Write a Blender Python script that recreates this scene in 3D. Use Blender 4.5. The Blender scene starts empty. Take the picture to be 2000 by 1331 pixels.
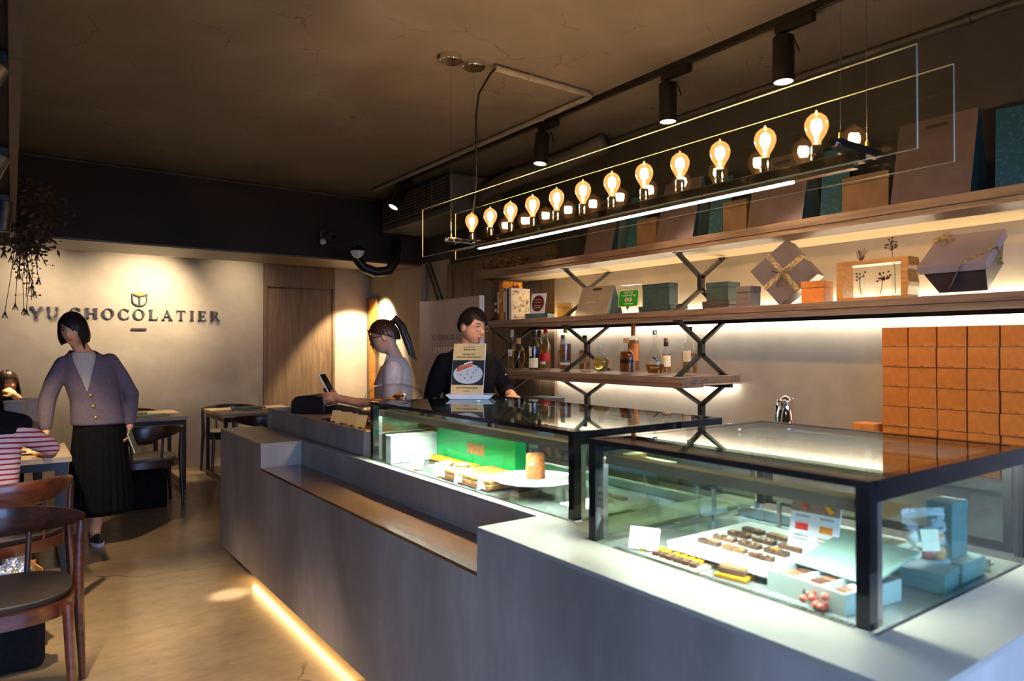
import bpy, math, random
from mathutils import Vector, Matrix, noise
SC = bpy.context.scene
C = SC.collection
rnd = random.Random(7)
PI = math.pi

# ------------------------------------------------------------------ camera, world, daylight, exposure
cd = bpy.data.cameras.new('camera'); cam = bpy.data.objects.new('camera', cd); C.objects.link(cam)
cd.sensor_width = 36.0; cd.lens = 1356.0 / 2000 * 36
YAW, PITCH, ROLL = 0.624927, 0.0098631, -0.001057
_f = Vector((math.sin(YAW)*math.cos(PITCH), math.cos(YAW)*math.cos(PITCH), math.sin(PITCH)))
_r = Vector((math.cos(YAW), -math.sin(YAW), 0)); _u = _r.cross(_f)
_r2 = _r*math.cos(ROLL)+_u*math.sin(ROLL); _u2 = _u*math.cos(ROLL)-_r*math.sin(ROLL)
cam.matrix_world = Matrix(((_r2.x,_u2.x,-_f.x,0),(_r2.y,_u2.y,-_f.y,0),(_r2.z,_u2.z,-_f.z,1.42),(0,0,0,1)))
cd.dof.use_dof = True; cd.dof.focus_distance = 4.3; cd.dof.aperture_fstop = 2.8
cd.clip_start = 0.02
SC.camera = cam
W = bpy.data.worlds.new('world'); SC.world = W; W.use_nodes = True
W.node_tree.nodes['Background'].inputs[0].default_value = (0.31, 0.50, 1.0, 1)
W.node_tree.nodes['Background'].inputs[1].default_value = 4.5
vs = SC.view_settings
vs.view_transform = 'Standard'; vs.look = 'None'; vs.exposure = 1.3; vs.gamma = 1.0; vs.use_curve_mapping = False
cy = SC.cycles
cy.use_denoising = True; cy.max_bounces = 10; cy.diffuse_bounces = 4; cy.glossy_bounces = 5; cy.transparent_max_bounces = 24
cy.transmission_bounces = 6; cy.caustics_reflective = False; cy.caustics_refractive = False; cy.sample_clamp_indirect = 4.0
cy.use_light_tree = True

def spot(name, loc, target, watts, col, deg, blend=0.5, rad=0.03):
    l = bpy.data.lights.new(name, 'SPOT'); l.energy = watts; l.color = col; l.spot_size = math.radians(deg); l.spot_blend = blend
    l.shadow_soft_size = rad
    o = bpy.data.objects.new(name, l); C.objects.link(o); o.location = loc
    o.rotation_euler = (Vector(target)-Vector(loc)).to_track_quat('-Z', 'Y').to_euler()
    return o

# ------------------------------------------------------------------ materials
MATS = {}
def _new(name):
    m = bpy.data.materials.new(name); m.use_nodes = True; nt = m.node_tree
    return m, nt, nt.nodes['Principled BSDF']
def lin(c):   # sRGB 0-255 -> linear
    return tuple(((x/255)/12.92 if x/255 <= .04045 else ((x/255+.055)/1.055)**2.4) for x in c)
def pm(name, c1, c2=None, scale=8, rough=.5, metal=0, bump=0, stretch=(1,1,1), coord='Object', detail=4, contrast=(.35,.65), emit=None, es=0, spec=.5, coat=0, rvar=0, trans=0, alpha=1, sub=0):
    """procedural principled material: two tones mixed by noise"""
    m, nt, b = _new(name); N = nt.nodes; L = nt.links
    c1 = (*c1, 1); c2 = (*(c2 or tuple(x*.86 for x in c1[:3])), 1)
    tc = N.new('ShaderNodeTexCoord'); mp = N.new('ShaderNodeMapping'); mp.inputs['Scale'].default_value = stretch
    nz = N.new('ShaderNodeTexNoise'); nz.inputs['Scale'].default_value = scale; nz.inputs['Detail'].default_value = detail
    L.new(tc.outputs[coord], mp.inputs['Vector']); L.new(mp.outputs[0], nz.inputs['Vector'])
    cr = N.new('ShaderNodeValToRGB'); e = cr.color_ramp.elements
    e[0].position = contrast[0]; e[1].position = contrast[1]; e[0].color = c1; e[1].color = c2
    L.new(nz.outputs[0], cr.inputs[0]); L.new(cr.outputs[0], b.inputs['Base Color'])
    b.inputs['Roughness'].default_value = rough; b.inputs['Metallic'].default_value = metal
    b.inputs['Specular IOR Level'].default_value = spec
    if coat: b.inputs['Coat Weight'].default_value = coat; b.inputs['Coat Roughness'].default_value = .08
    if trans: b.inputs['Transmission Weight'].default_value = trans
    if sub: b.inputs['Subsurface Weight'].default_value = sub; b.inputs['Subsurface Radius'].default_value = (.01, .004, .002)
    if alpha < 1: b.inputs['Alpha'].default_value = alpha
    if rvar:
        mr = N.new('ShaderNodeMapRange'); mr.inputs[3].default_value = rough-rvar; mr.inputs[4].default_value = rough+rvar
        L.new(nz.outputs[0], mr.inputs[0]); L.new(mr.outputs[0], b.inputs['Roughness'])
    if bump:
        bp = N.new('ShaderNodeBump'); bp.inputs['Strength'].default_value = bump; bp.inputs['Distance'].default_value = .01
        L.new(nz.outputs[0], bp.inputs['Height']); L.new(bp.outputs[0], b.inputs['Normal'])
    if emit: b.inputs['Emission Color'].default_value = (*emit, 1); b.inputs['Emission Strength'].default_value = es
    MATS[name] = m; return m
def concrete(name, c1, c2, c3, rough=.6, sx=(1,1,1), bump=.12, crack=None, spec=.4):
    """trowelled plaster: broad blotches, fine streaks, optional hairline cracks"""
    m, nt, b = _new(name); N = nt.nodes; L = nt.links
    tc = N.new('ShaderNodeTexCoord'); mp = N.new('ShaderNodeMapping'); mp.inputs['Scale'].default_value = sx
    L.new(tc.outputs['Object'], mp.inputs[0])
    n1 = N.new('ShaderNodeTexNoise'); n1.inputs['Scale'].default_value = 1.6; n1.inputs['Detail'].default_value = 6; n1.inputs['Distortion'].default_value = .6
    n2 = N.new('ShaderNodeTexNoise'); n2.inputs['Scale'].default_value = 9; n2.inputs['Detail'].default_value = 8; n2.inputs['Roughness'].default_value = .65
    for n in (n1, n2): L.new(mp.outputs[0], n.inputs['Vector'])
    r1 = N.new('ShaderNodeValToRGB'); e = r1.color_ramp.elements; e[0].position = .32; e[1].position = .68; e[0].color = (*c1, 1); e[1].color = (*c2, 1)
    L.new(n1.outputs[0], r1.inputs[0])
    mx = N.new('ShaderNodeMixRGB'); mx.inputs[2].default_value = (*c3, 1)
    r2 = N.new('ShaderNodeMapRange'); r2.inputs[1].default_value = .42; r2.inputs[2].default_value = .72; r2.inputs[4].default_value = .65
    L.new(n2.outputs[0], r2.inputs[0]); L.new(r2.outputs[0], mx.inputs[0]); L.new(r1.outputs[0], mx.inputs[1])
    last = mx.outputs[0]
    if crack:
        nd = N.new('ShaderNodeTexNoise'); nd.inputs['Scale'].default_value = 2.5; nd.inputs['Detail'].default_value = 5
        L.new(tc.outputs['Object'], nd.inputs['Vector'])
        ad = N.new('ShaderNodeMixRGB'); ad.blend_type = 'ADD'; ad.inputs[0].default_value = crack[2]
        L.new(tc.outputs['Object'], ad.inputs[1]); L.new(nd.outputs[1], ad.inputs[2])
        vo = N.new('ShaderNodeTexVoronoi'); vo.feature = 'DISTANCE_TO_EDGE'; vo.inputs['Scale'].default_value = crack[0]
        L.new(ad.outputs[0], vo.inputs['Vector'])
        lt = N.new('ShaderNodeMapRange'); lt.inputs[1].default_value = 0; lt.inputs[2].default_value = .007; lt.inputs[3].default_value = 1; lt.inputs[4].default_value = 0
        L.new(vo.outputs[0], lt.inputs[0])
        gate = N.new('ShaderNodeTexNoise'); gate.inputs['Scale'].default_value = crack[1]; L.new(tc.outputs['Object'], gate.inputs['Vector'])
        gr = N.new('ShaderNodeMapRange'); gr.inputs[1].default_value = .52; gr.inputs[2].default_value = .58
        L.new(gate.outputs[0], gr.inputs[0])
        mu = N.new('ShaderNodeMath'); mu.operation = 'MULTIPLY'; L.new(lt.outputs[0], mu.inputs[0]); L.new(gr.outputs[0], mu.inputs[1])
        m2 = N.new('ShaderNodeMixRGB'); m2.inputs[2].default_value = (*[x*.3 for x in c1], 1)
        L.new(mu.outputs[0], m2.inputs[0]); L.new(last, m2.inputs[1]); last = m2.outputs[0]
    L.new(last, b.inputs['Base Color'])
    rr = N.new('ShaderNodeMapRange'); rr.inputs[3].default_value = rough-.08; rr.inputs[4].default_value = rough+.12
    L.new(n2.outputs[0], rr.inputs[0]); L.new(rr.outputs[0], b.inputs['Roughness'])
    b.inputs['Specular IOR Level'].default_value = spec
    bp = N.new('ShaderNodeBump'); bp.inputs['Strength'].default_value = bump; bp.inputs['Distance'].default_value = .01
    L.new(n2.outputs[0], bp.inputs['Height']); L.new(bp.outputs[0], b.inputs['Normal'])
    MATS[name] = m; return m
def wood(name, c1, c2, axis='y', scale=1.0, rough=.45, coat=0):
    m, nt, b = _new(name); N = nt.nodes; L = nt.links
    tc = N.new('ShaderNodeTexCoord'); mp = N.new('ShaderNodeMapping')
    s = [26*scale]*3; s['xyz'.index(axis)] = 1.3*scale; mp.inputs['Scale'].default_value = s
    L.new(tc.outputs['Object'], mp.inputs[0])
    n = N.new('ShaderNodeTexNoise'); n.inputs['Scale'].default_value = 1.4; n.inputs['Detail'].default_value = 7; n.inputs['Distortion'].default_value = 1.2
    L.new(mp.outputs[0], n.inputs['Vector'])
    r = N.new('ShaderNodeValToRGB'); e = r.color_ramp.elements; e[0].position = .3; e[1].position = .7; e[0].color = (*c1, 1); e[1].color = (*c2, 1)
    L.new(n.outputs[0], r.inputs[0]); L.new(r.outputs[0], b.inputs['Base Color'])
    b.inputs['Roughness'].default_value = rough
    if coat: b.inputs['Coat Weight'].default_value = coat; b.inputs['Coat Roughness'].default_value = .1
    bp = N.new('ShaderNodeBump'); bp.inputs['Strength'].default_value = .12; bp.inputs['Distance'].default_value = .004
    L.new(n.outputs[0], bp.inputs['Height']); L.new(bp.outputs[0], b.inputs['Normal'])
    MATS[name] = m; return m
def glass(name, tint=(1,1,1), ior=1.5, rough=0.0, gain=1.0):
    """thin sheet glass: clear transmission plus Fresnel reflection"""
    m = bpy.data.materials.new(name); m.use_nodes = True; nt = m.node_tree; N = nt.nodes; L = nt.links
    N.remove(N['Principled BSDF']); out = N['Material Output']
    tr = N.new('ShaderNodeBsdfTransparent'); gl = N.new('ShaderNodeBsdfGlossy'); gl.inputs['Roughness'].default_value = rough
    nz = N.new('ShaderNodeTexNoise'); nz.inputs['Scale'].default_value = 3
    cr = N.new('ShaderNodeValToRGB'); cr.color_ramp.elements[0].color = (*tint, 1); cr.color_ramp.elements[1].color = (*[min(1, t*1.015) for t in tint], 1)
    L.new(nz.outputs[0], cr.inputs[0]); L.new(cr.outputs[0], tr.inputs[0])
    fr = N.new('ShaderNodeLayerWeight'); fr.inputs['Blend'].default_value = .5; f0 = ((ior-1)/(ior+1))**2
    pw = N.new('ShaderNodeMath'); pw.operation = 'POWER'; pw.inputs[1].default_value = 5; L.new(fr.outputs['Facing'], pw.inputs[0])
    mu = N.new('ShaderNodeMapRange'); mu.inputs[3].default_value = f0*gain; mu.inputs[4].default_value = 1; L.new(pw.outputs[0], mu.inputs[0])
    mx = N.new('ShaderNodeMixShader'); L.new(mu.outputs[0], mx.inputs[0]); L.new(tr.outputs[0], mx.inputs[1]); L.new(gl.outputs[0], mx.inputs[2])
    L.new(mx.outputs[0], out.inputs[0]); MATS[name] = m; return m
def emit(name, col, strength):
    m = bpy.data.materials.new(name); m.use_nodes = True; nt = m.node_tree; N = nt.nodes; L = nt.links
    N.remove(N['Principled BSDF'])
    e = N.new('ShaderNodeEmission'); e.inputs[0].default_value = (*col, 1); e.inputs[1].default_value = strength
    L.new(e.outputs[0], N['Material Output'].inputs[0]); MATS[name] = m; return m

concrete('floor_mat', (.26,.185,.108), (.34,.25,.15), (.19,.135,.078), rough=.20, bump=.03, crack=(.55,1.2,.5), sx=(.8,1.5,1), spec=.5)
concrete('ceiling_mat', (.215,.185,.158), (.155,.133,.114), (.185,.158,.134), rough=.8, bump=.3, crack=(2.2,3.0,.35))
concrete('plaster', (.50,.42,.315), (.34,.28,.205), (.40,.335,.25), rough=.62, bump=.12)
concrete('counter_mat', (.40,.345,.29), (.18,.153,.128), (.25,.215,.182), rough=.5, bump=.1, sx=(1.3,1.3,.5))
concrete('countertop_mat', (.32,.29,.235), (.25,.225,.18), (.285,.255,.21), rough=.34, bump=.03)
pm('dark_paint', (.020,.0135,.0105), (.015,.010,.008), 3, rough=.75)
pm('upper_paint', (.060,.053,.055), (.045,.040,.042), 3, rough=.75)
wood('shelf_wood', lin((138,108,86)), lin((98,74,58)), 'y')
wood('shelf_pale', lin((190,165,125)), lin((160,135,98)), 'y')
wood('door_wood', lin((122,98,70)), lin((92,72,50)), 'z')
wood('soffit_wood', lin((104,86,66)), lin((78,64,48)), 'x')
wood('chair_wood', lin((92,46,26)), lin((48,22,13)), 'x', rough=.3, coat=.3)
wood('dark_chair_wood', lin((62,34,24)), lin((36,19,14)), 'x', rough=.35, coat=.2)
wood('ledge_wood', lin((128,80,40)), lin((92,54,25)), 'y', rough=.2, coat=.6)
wood('honey_wood', lin((214,146,60)), lin((170,104,36)), 'y', rough=.4)
wood('table_top', lin((206,182,152)), lin((172,146,116)), 'x', rough=.4)
pm('black_metal', (.012,.011,.011), (.018,.016,.015), 30, rough=.35, metal=.3)
pm('black_gloss', (.006,.006,.007), (.010,.010,.011), 6, rough=.06, spec=.6)
pm('bracket_metal', (.055,.048,.040), (.040,.035,.030), 30, rough=.45, metal=.6)
pm('chrome', (.86,.82,.76), (.80,.76,.70), 4, rough=.06, metal=1)
pm('steel', (.58,.57,.54), (.50,.49,.47), 6, rough=.22, metal=1, stretch=(1,12,1))
pm('copper_bar', (.50,.36,.23), (.44,.31,.19), 6, rough=.38, metal=.5)
pm('white_plastic', (.80,.79,.76), (.74,.73,.70), 8, rough=.4)
pm('white_card', (.86,.86,.83), (.82,.82,.79), 12, rough=.55)
pm('porcelain', (.86,.86,.84), (.82,.82,.80), 5, rough=.12)
pm('ink', (.03,.025,.02), (.05,.04,.03), 20, rough=.7)
pm('orange_card', lin((206,118,30)), lin((190,104,24)), 26, rough=.55)
pm('orange_flute', lin((170,88,18)), lin((150,76,14)), 160, rough=.6, contrast=(.55,.6))
pm('taupe_card', lin((104,88,86)), lin((92,77,76)), 10, rough=.5)
pm('taupe_dark', lin((78,66,66)), lin((68,57,58)), 10, rough=.5)
pm('lilac_lit_card', lin((158,142,144)), lin((148,132,134)), 8, rough=.5)  # lightened taupe, pendant light on the lid put into the colour
pm('bag_paper', lin((176,158,132)), lin((162,144,118)), 10, rough=.5)
pm('teal_card', lin((62,84,80)), lin((50,70,66)), 12, rough=.5)
pm('teal_light', lin((158,184,180)), lin((146,174,172)), 6, rough=.45)
pm('green_card', lin((30,110,84)), lin((22,92,70)), 10, rough=.45)
pm('bright_green', (.0,.42,.10), (.0,.34,.08), 4, rough=.35)
pm('gold', lin((210,165,60)), lin((180,134,40)), 30, rough=.3, metal=.7)
pm('skin', lin((226,170,132)), lin((214,154,116)), 14, rough=.5, sub=.08)
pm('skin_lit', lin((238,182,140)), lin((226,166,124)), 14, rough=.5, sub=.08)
pm('hair_black', (.008,.006,.006), (.016,.012,.011), 60, rough=.45, spec=.25, stretch=(1,1,.15))
pm('hair_brown', (.055,.024,.012), (.024,.012,.008), 60, rough=.36, stretch=(1,1,.15))
pm('lip', lin((196,122,104)), lin((182,108,92)), 30, rough=.4)
pm('eye_white', (.75,.72,.68), (.70,.67,.63), 20, rough=.2)
pm('eye_dark', (.012,.008,.006), (.02,.012,.008), 20, rough=.1)
pm('cardigan', lin((112,98,106)), lin((96,83,92)), 120, rough=.9, bump=.4)
pm('black_cloth', (.005,.005,.006), (.009,.008,.009), 40, rough=.9, bump=.2, spec=.1)
pm('blouse', lin((205,192,178)), lin((186,172,158)), 60, rough=.8, bump=.3, stretch=(6,6,.6))
pm('pink_shirt', lin((228,210,198)), lin((216,196,184)), 30, rough=.8, bump=.15)
pm('white_cloth', (.70,.67,.66), (.62,.59,.58), 20, rough=.85, bump=.2)
pm('shoe_black', (.012,.012,.013), (.02,.02,.02), 30, rough=.6)
pm('rubber_white', (.72,.70,.66), (.64,.62,.58), 30, rough=.6)
pm('seat_leather', (.040,.034,.026), (.030,.026,.020), 26, rough=.42, bump=.1)
pm('seat_pale', (.22,.19,.15), (.17,.145,.115), 20, rough=.4)
pm('pastry', lin((226,160,84)), lin((200,124,52)), 60, rough=.6, bump=.3)
pm('pastry_dark', lin((186,110,54)), lin((140,76,34)), 60, rough=.6, bump=.4)
pm('cream', lin((250,232,190)), lin((244,220,172)), 30, rough=.5)
pm('choc', (.075,.034,.020), (.050,.022,.013), 30, rough=.3)
pm('choc_milk', (.17,.085,.05), (.13,.06,.036), 30, rough=.35)
pm('candied', lin((250,176,40)), lin((240,150,16)), 40, rough=.25)
pm('berry', lin((196,84,66)), lin((160,56,44)), 40, rough=.4)
pm('berry_dark', lin((96,30,24)), lin((60,18,14)), 40, rough=.5)
pm('twig', (.05,.028,.016), (.03,.018,.010), 40, rough=.7)
pm('dried_leaf', (.075,.035,.020), (.035,.018,.012), 20, rough=.8)
pm('dried_red', (.12,.030,.018), (.07,.020,.010), 20, rough=.8)
pm('conduit', (.30,.27,.24), (.25,.225,.20), 20, rough=.6)
pm('dark_conduit', (.065,.058,.055), (.05,.045,.043), 20, rough=.6)
pm('ac_white', (.105,.095,.088), (.09,.08,.075), 10, rough=.6)
pm('panel_print', lin((172,148,140)), lin((164,140,132)), 4, rough=.4)
pm('sign_bronze', (.070,.060,.052), (.05,.043,.037), 30, rough=.4, metal=.4)
pm('sign_orange', lin((220,130,44)), lin((206,116,34)), 20, rough=.5)
pm('kraft', lin((196,140,76)), lin((180,124,62)), 30, rough=.7)
pm('cork', lin((196,150,90)), lin((170,122,68)), 60, rough=.7)
glass('clear_glass', (.97,.985,.975), 1.45)
glass('case_glass', (.90,.975,.93), 1.5)
glass('top_glass', (.80,.93,.87), 1.52, gain=1.6)
glass('pend_glass', (.93,.945,.92), 1.5)
glass('cello', (.96,.96,.97), 1.6, .08, 1.5)
glass('bottle_glass', (.94,.95,.93), 1.5)
glass('lens', (.97,.97,.97), 1.5)
pm('glass_edge_lit', (.80,.84,.62), (.72,.78,.55), 10, rough=.3)  # pale diffuse colour stands in for lamp light piped to the sheet edges
emit('led_white', (1.0,.94,.85), 11.5)
emit('led_up', (1.0,.88,.64), 28)
emit('led_case', (.96,1.0,.97), 125)
emit('led_pend', (.93,.92,1.0), 12)
emit('led_warm', (1.0,.68,.28), 13)
emit('filament', (1.0,.62,.30), 270)
emit('lamp_face', (1.0,.86,.74), .55)
def liquid(name, c): return pm(name, c, tuple(x*.8 for x in c), 6, rough=.05, trans=.75)
for n, c in (('liq_amber', (.62,.26,.04)), ('liq_brown', (.34,.10,.018)), ('liq_dark', (.05,.018,.010)), ('liq_gold', (.85,.56,.10)), ('liq_pale', (.80,.62,.22)), ('liq_rose', (.50,.22,.08))): liquid('%s' % n, c)
def MT(x): return MATS[x] if isinstance(x, str) else x

# ------------------------------------------------------------------ mesh building
class MB:
    def __init__(s): s.v = []; s.f = []; s.m = []
    def add(s, vs, fs, mi=0):
        o = len(s.v); s.v += [tuple(v) for v in vs]; s.f += [tuple(i+o for i in f) for f in fs]; s.m += [mi]*len(fs); return s
    def box(s, x0, x1, y0, y1, z0, z1, mi=0):
        return s.add([(x0,y0,z0),(x1,y0,z0),(x1,y1,z0),(x0,y1,z0),(x0,y0,z1),(x1,y0,z1),(x1,y1,z1),(x0,y1,z1)],
                     [(0,3,2,1),(4,5,6,7),(0,1,5,4),(1,2,6,5),(2,3,7,6),(3,0,4,7)], mi)
    def prism(s, poly, ax, a0, a1, mi=0):
        n = len(poly)
        def P(u, v, a): return {'x': (a,u,v), 'y': (u,a,v), 'z': (u,v,a)}[ax]
        vs = [P(u,v,a0) for u,v in poly]+[P(u,v,a1) for u,v in poly]
        return s.add(vs, [tuple(range(n))[::-1], tuple(range(n,2*n))]+[(i,(i+1)%n,n+(i+1)%n,n+i) for i in range(n)], mi)
    def tube(s, pts, r, n=8, closed=False, mi=0, caps=True, sq=None):
        pts = [Vector(p) for p in pts]; k = len(pts); rs = r if isinstance(r, (list,tuple)) else [r]*k
        up = None; rings = []
        for i, p in enumerate(pts):
            if closed: t = pts[(i+1)%k]-pts[i-1]
            else: t = pts[min(i+1,k-1)]-pts[max(i-1,0)]
            t.normalize()
            if up is None:
                up = Vector((0,0,1)) if abs(t.z) < .9 else Vector((0,1,0))
            up = (up-t*up.dot(t)).normalized(); si = t.cross(up)
            a, b = (1,1) if sq is None else sq
            rings.append([p+(si*math.cos(2*PI*j/n)*a+up*math.sin(2*PI*j/n)*b)*rs[i] for j in range(n)])
        vs = [v for ring in rings for v in ring]; fs = []
        for i in range(k if closed else k-1):
            i2 = (i+1)%k
            for j in range(n): fs.append((i*n+j, i2*n+j, i2*n+(j+1)%n, i*n+(j+1)%n))
        if caps and not closed: fs += [tuple(range(n)), tuple(range((k-1)*n, k*n))[::-1]]
        return s.add(vs, fs, mi)
    def bar(s, a, b, w, h, mi=0):   # rectangular bar, w sideways, h upward
        a, b = Vector(a), Vector(b); t = (b-a).normalized(); up = Vector((0,0,1)) if abs(t.z) < .95 else Vector((0,1,0))
        si = t.cross(up).normalized(); up = si.cross(t)
        q = [si*(w/2*i)+up*(h/2*j) for i, j in ((-1,-1),(1,-1),(1,1),(-1,1))]
        return s.add([a+x for x in q]+[b+x for x in q], [(0,3,2,1),(4,5,6,7),(0,1,5,4),(1,2,6,5),(2,3,7,6),(3,0,4,7)], mi)
    def lathe(s, prof, c=(0,0,0), n=20, mi=0, sx=1, sy=1):
        vs = []; fs = []; k = len(prof)
        for r, z in prof: vs += [(c[0]+sx*r*math.cos(2*PI*j/n), c[1]+sy*r*math.sin(2*PI*j/n), c[2]+z) for j in range(n)]
        for i in range(k-1):
            for j in range(n): fs.append((i*n+j, i*n+(j+1)%n, (i+1)*n+(j+1)%n, (i+1)*n+j))
        if prof[0][0] > 1e-5: fs.append(tuple(range(n))[::-1])
        if prof[-1][0] > 1e-5: fs.append(tuple(range((k-1)*n, k*n)))
        return s.add(vs, fs, mi)
    def ball(s, c, r, nu=10, nv=7, mi=0):
        r = r if isinstance(r, (list,tuple)) else (r,r,r)
        vs = [(c[0],c[1],c[2]-r[2])]
        for i in range(1, nv):
            a = -PI/2+PI*i/nv
            vs += [(c[0]+r[0]*math.cos(a)*math.cos(2*PI*j/nu), c[1]+r[1]*math.cos(a)*math.sin(2*PI*j/nu), c[2]+r[2]*math.sin(a)) for j in range(nu)]
        vs.append((c[0],c[1],c[2]+r[2])); fs = []
        for j in range(nu): fs.append((0, 1+(j+1)%nu, 1+j))
        for i in range(nv-2):
            for j in range(nu): fs.append((1+i*nu+j, 1+i*nu+(j+1)%nu, 1+(i+1)*nu+(j+1)%nu, 1+(i+1)*nu+j))
        t = len(vs)-1
        for j in range(nu): fs.append((t, 1+(nv-2)*nu+j, 1+(nv-2)*nu+(j+1)%nu))
        return s.add(vs, fs, mi)
    def grid(s, fn, nu, nv, closeu=True, mi=0, keep=None):
        """surface fn(u,v): u in [0,1) around, v in [0,1] along"""
        o = []; nn = nu if closeu else nu+1
        for i in range(nv+1):
            for j in range(nn): o.append(tuple(fn(j/nu, i/nv)))
        fs = []
        for i in range(nv):
            for j in range(nu):
                if keep and not keep((j+.5)/nu, (i+.5)/nv): continue
                fs.append((i*nn+j, i*nn+(j+1)%nn, (i+1)*nn+(j+1)%nn, (i+1)*nn+j))
        return s.add(o, fs, mi)
    def xf(s, M, start=0):
        s.v = s.v[:start]+[tuple(M @ Vector(v)) for v in s.v[start:]]; return s
    def join(s, o, M=None):
        return s.add([(M @ Vector(v)) if M else v for v in o.v], o.f, 0)
    def mesh(s, name):
        me = bpy.data.meshes.new(name); me.from_pydata([tuple(v) for v in s.v], [], s.f); me.validate()
        if len(me.polygons) == len(s.m): me.polygons.foreach_set('material_index', s.m)
        return me
    def build(s, name, mats, parent=None, smooth=False, world=False, bevel=0, solid=0, subd=0, sep=60, org=None):
        if org is not None or (world and parent is not None):
            l = org if org is not None else parent.location; s.v = [(v[0]-l[0], v[1]-l[1], v[2]-l[2]) for v in s.v]
        me = s.mesh(name)
        for x in (mats if isinstance(mats, (list,tuple)) else [mats]): me.materials.append(MT(x))
        o = bpy.data.objects.new(name, me); C.objects.link(o)
        if parent is not None: o.parent = parent
        if smooth:
            me.polygons.foreach_set('use_smooth', [True]*len(me.polygons))
            if smooth != 'all': me.set_sharp_from_angle(angle=math.radians(sep))
        if solid: md = o.modifiers.new('solid', 'SOLIDIFY'); md.thickness = solid; md.offset = 0
        if bevel: md = o.modifiers.new('bevel', 'BEVEL'); md.width = bevel; md.segments = 2; md.limit_method = 'ANGLE'
        if subd: md = o.modifiers.new('sub', 'SUBSURF'); md.levels = subd; md.render_levels = subd
        return o
def tag(o, label, cat, group=None, kind=None):
    o['label'] = label; o['category'] = cat
    if group: o['group'] = group
    if kind: o['kind'] = kind
    return o
def struct(o): o['kind'] = 'structure'; return o
def thing(name, label, cat, loc=(0,0,0), rotz=0, group=None):
    o = bpy.data.objects.new(name, None); C.objects.link(o); o.location = loc; o.rotation_euler = (0,0,rotz); o.empty_display_size = .05
    return tag(o, label, cat, group)
def dup(root, loc=None, rotz=None, label=None, group=None):
    def cp(o, par):
        c = o.copy(); C.objects.link(c); c.parent = par
        for k in KIDS.get(o.name, [x for x in bpy.data.objects if x.parent == o]): cp(k, c)
        return c
    r = cp(root, None)
    if loc is not None: r.location = loc
    if rotz is not None: r.rotation_euler = (0,0,rotz)
    if label: r['label'] = label
    if group: r['group'] = group
    return r
KIDS = {}
def box(name, d, mat, parent=None, bevel=0, world=True, **k):
    return MB().box(*d).build(name, mat, parent, world=world and parent is not None, bevel=bevel, **k)
def remesh(o, vox, smooth=6, factor=.5):
    """voxel union of the overlapping pieces of one mesh, smoothed, applied"""
    md = o.modifiers.new('r', 'REMESH'); md.mode = 'VOXEL'; md.voxel_size = vox
    if smooth: m2 = o.modifiers.new('s', 'SMOOTH'); m2.iterations = smooth; m2.factor = factor
    dg = bpy.context.evaluated_depsgraph_get(); dg.update()
    me = bpy.data.meshes.new_from_object(o.evaluated_get(dg)); mats = list(o.data.materials); o.modifiers.clear(); old = o.data; o.data = me
    if not me.materials:
        for m in mats: me.materials.append(m)
    me.polygons.foreach_set('use_smooth', [True]*len(me.polygons)); bpy.data.meshes.remove(old)
    return o
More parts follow.
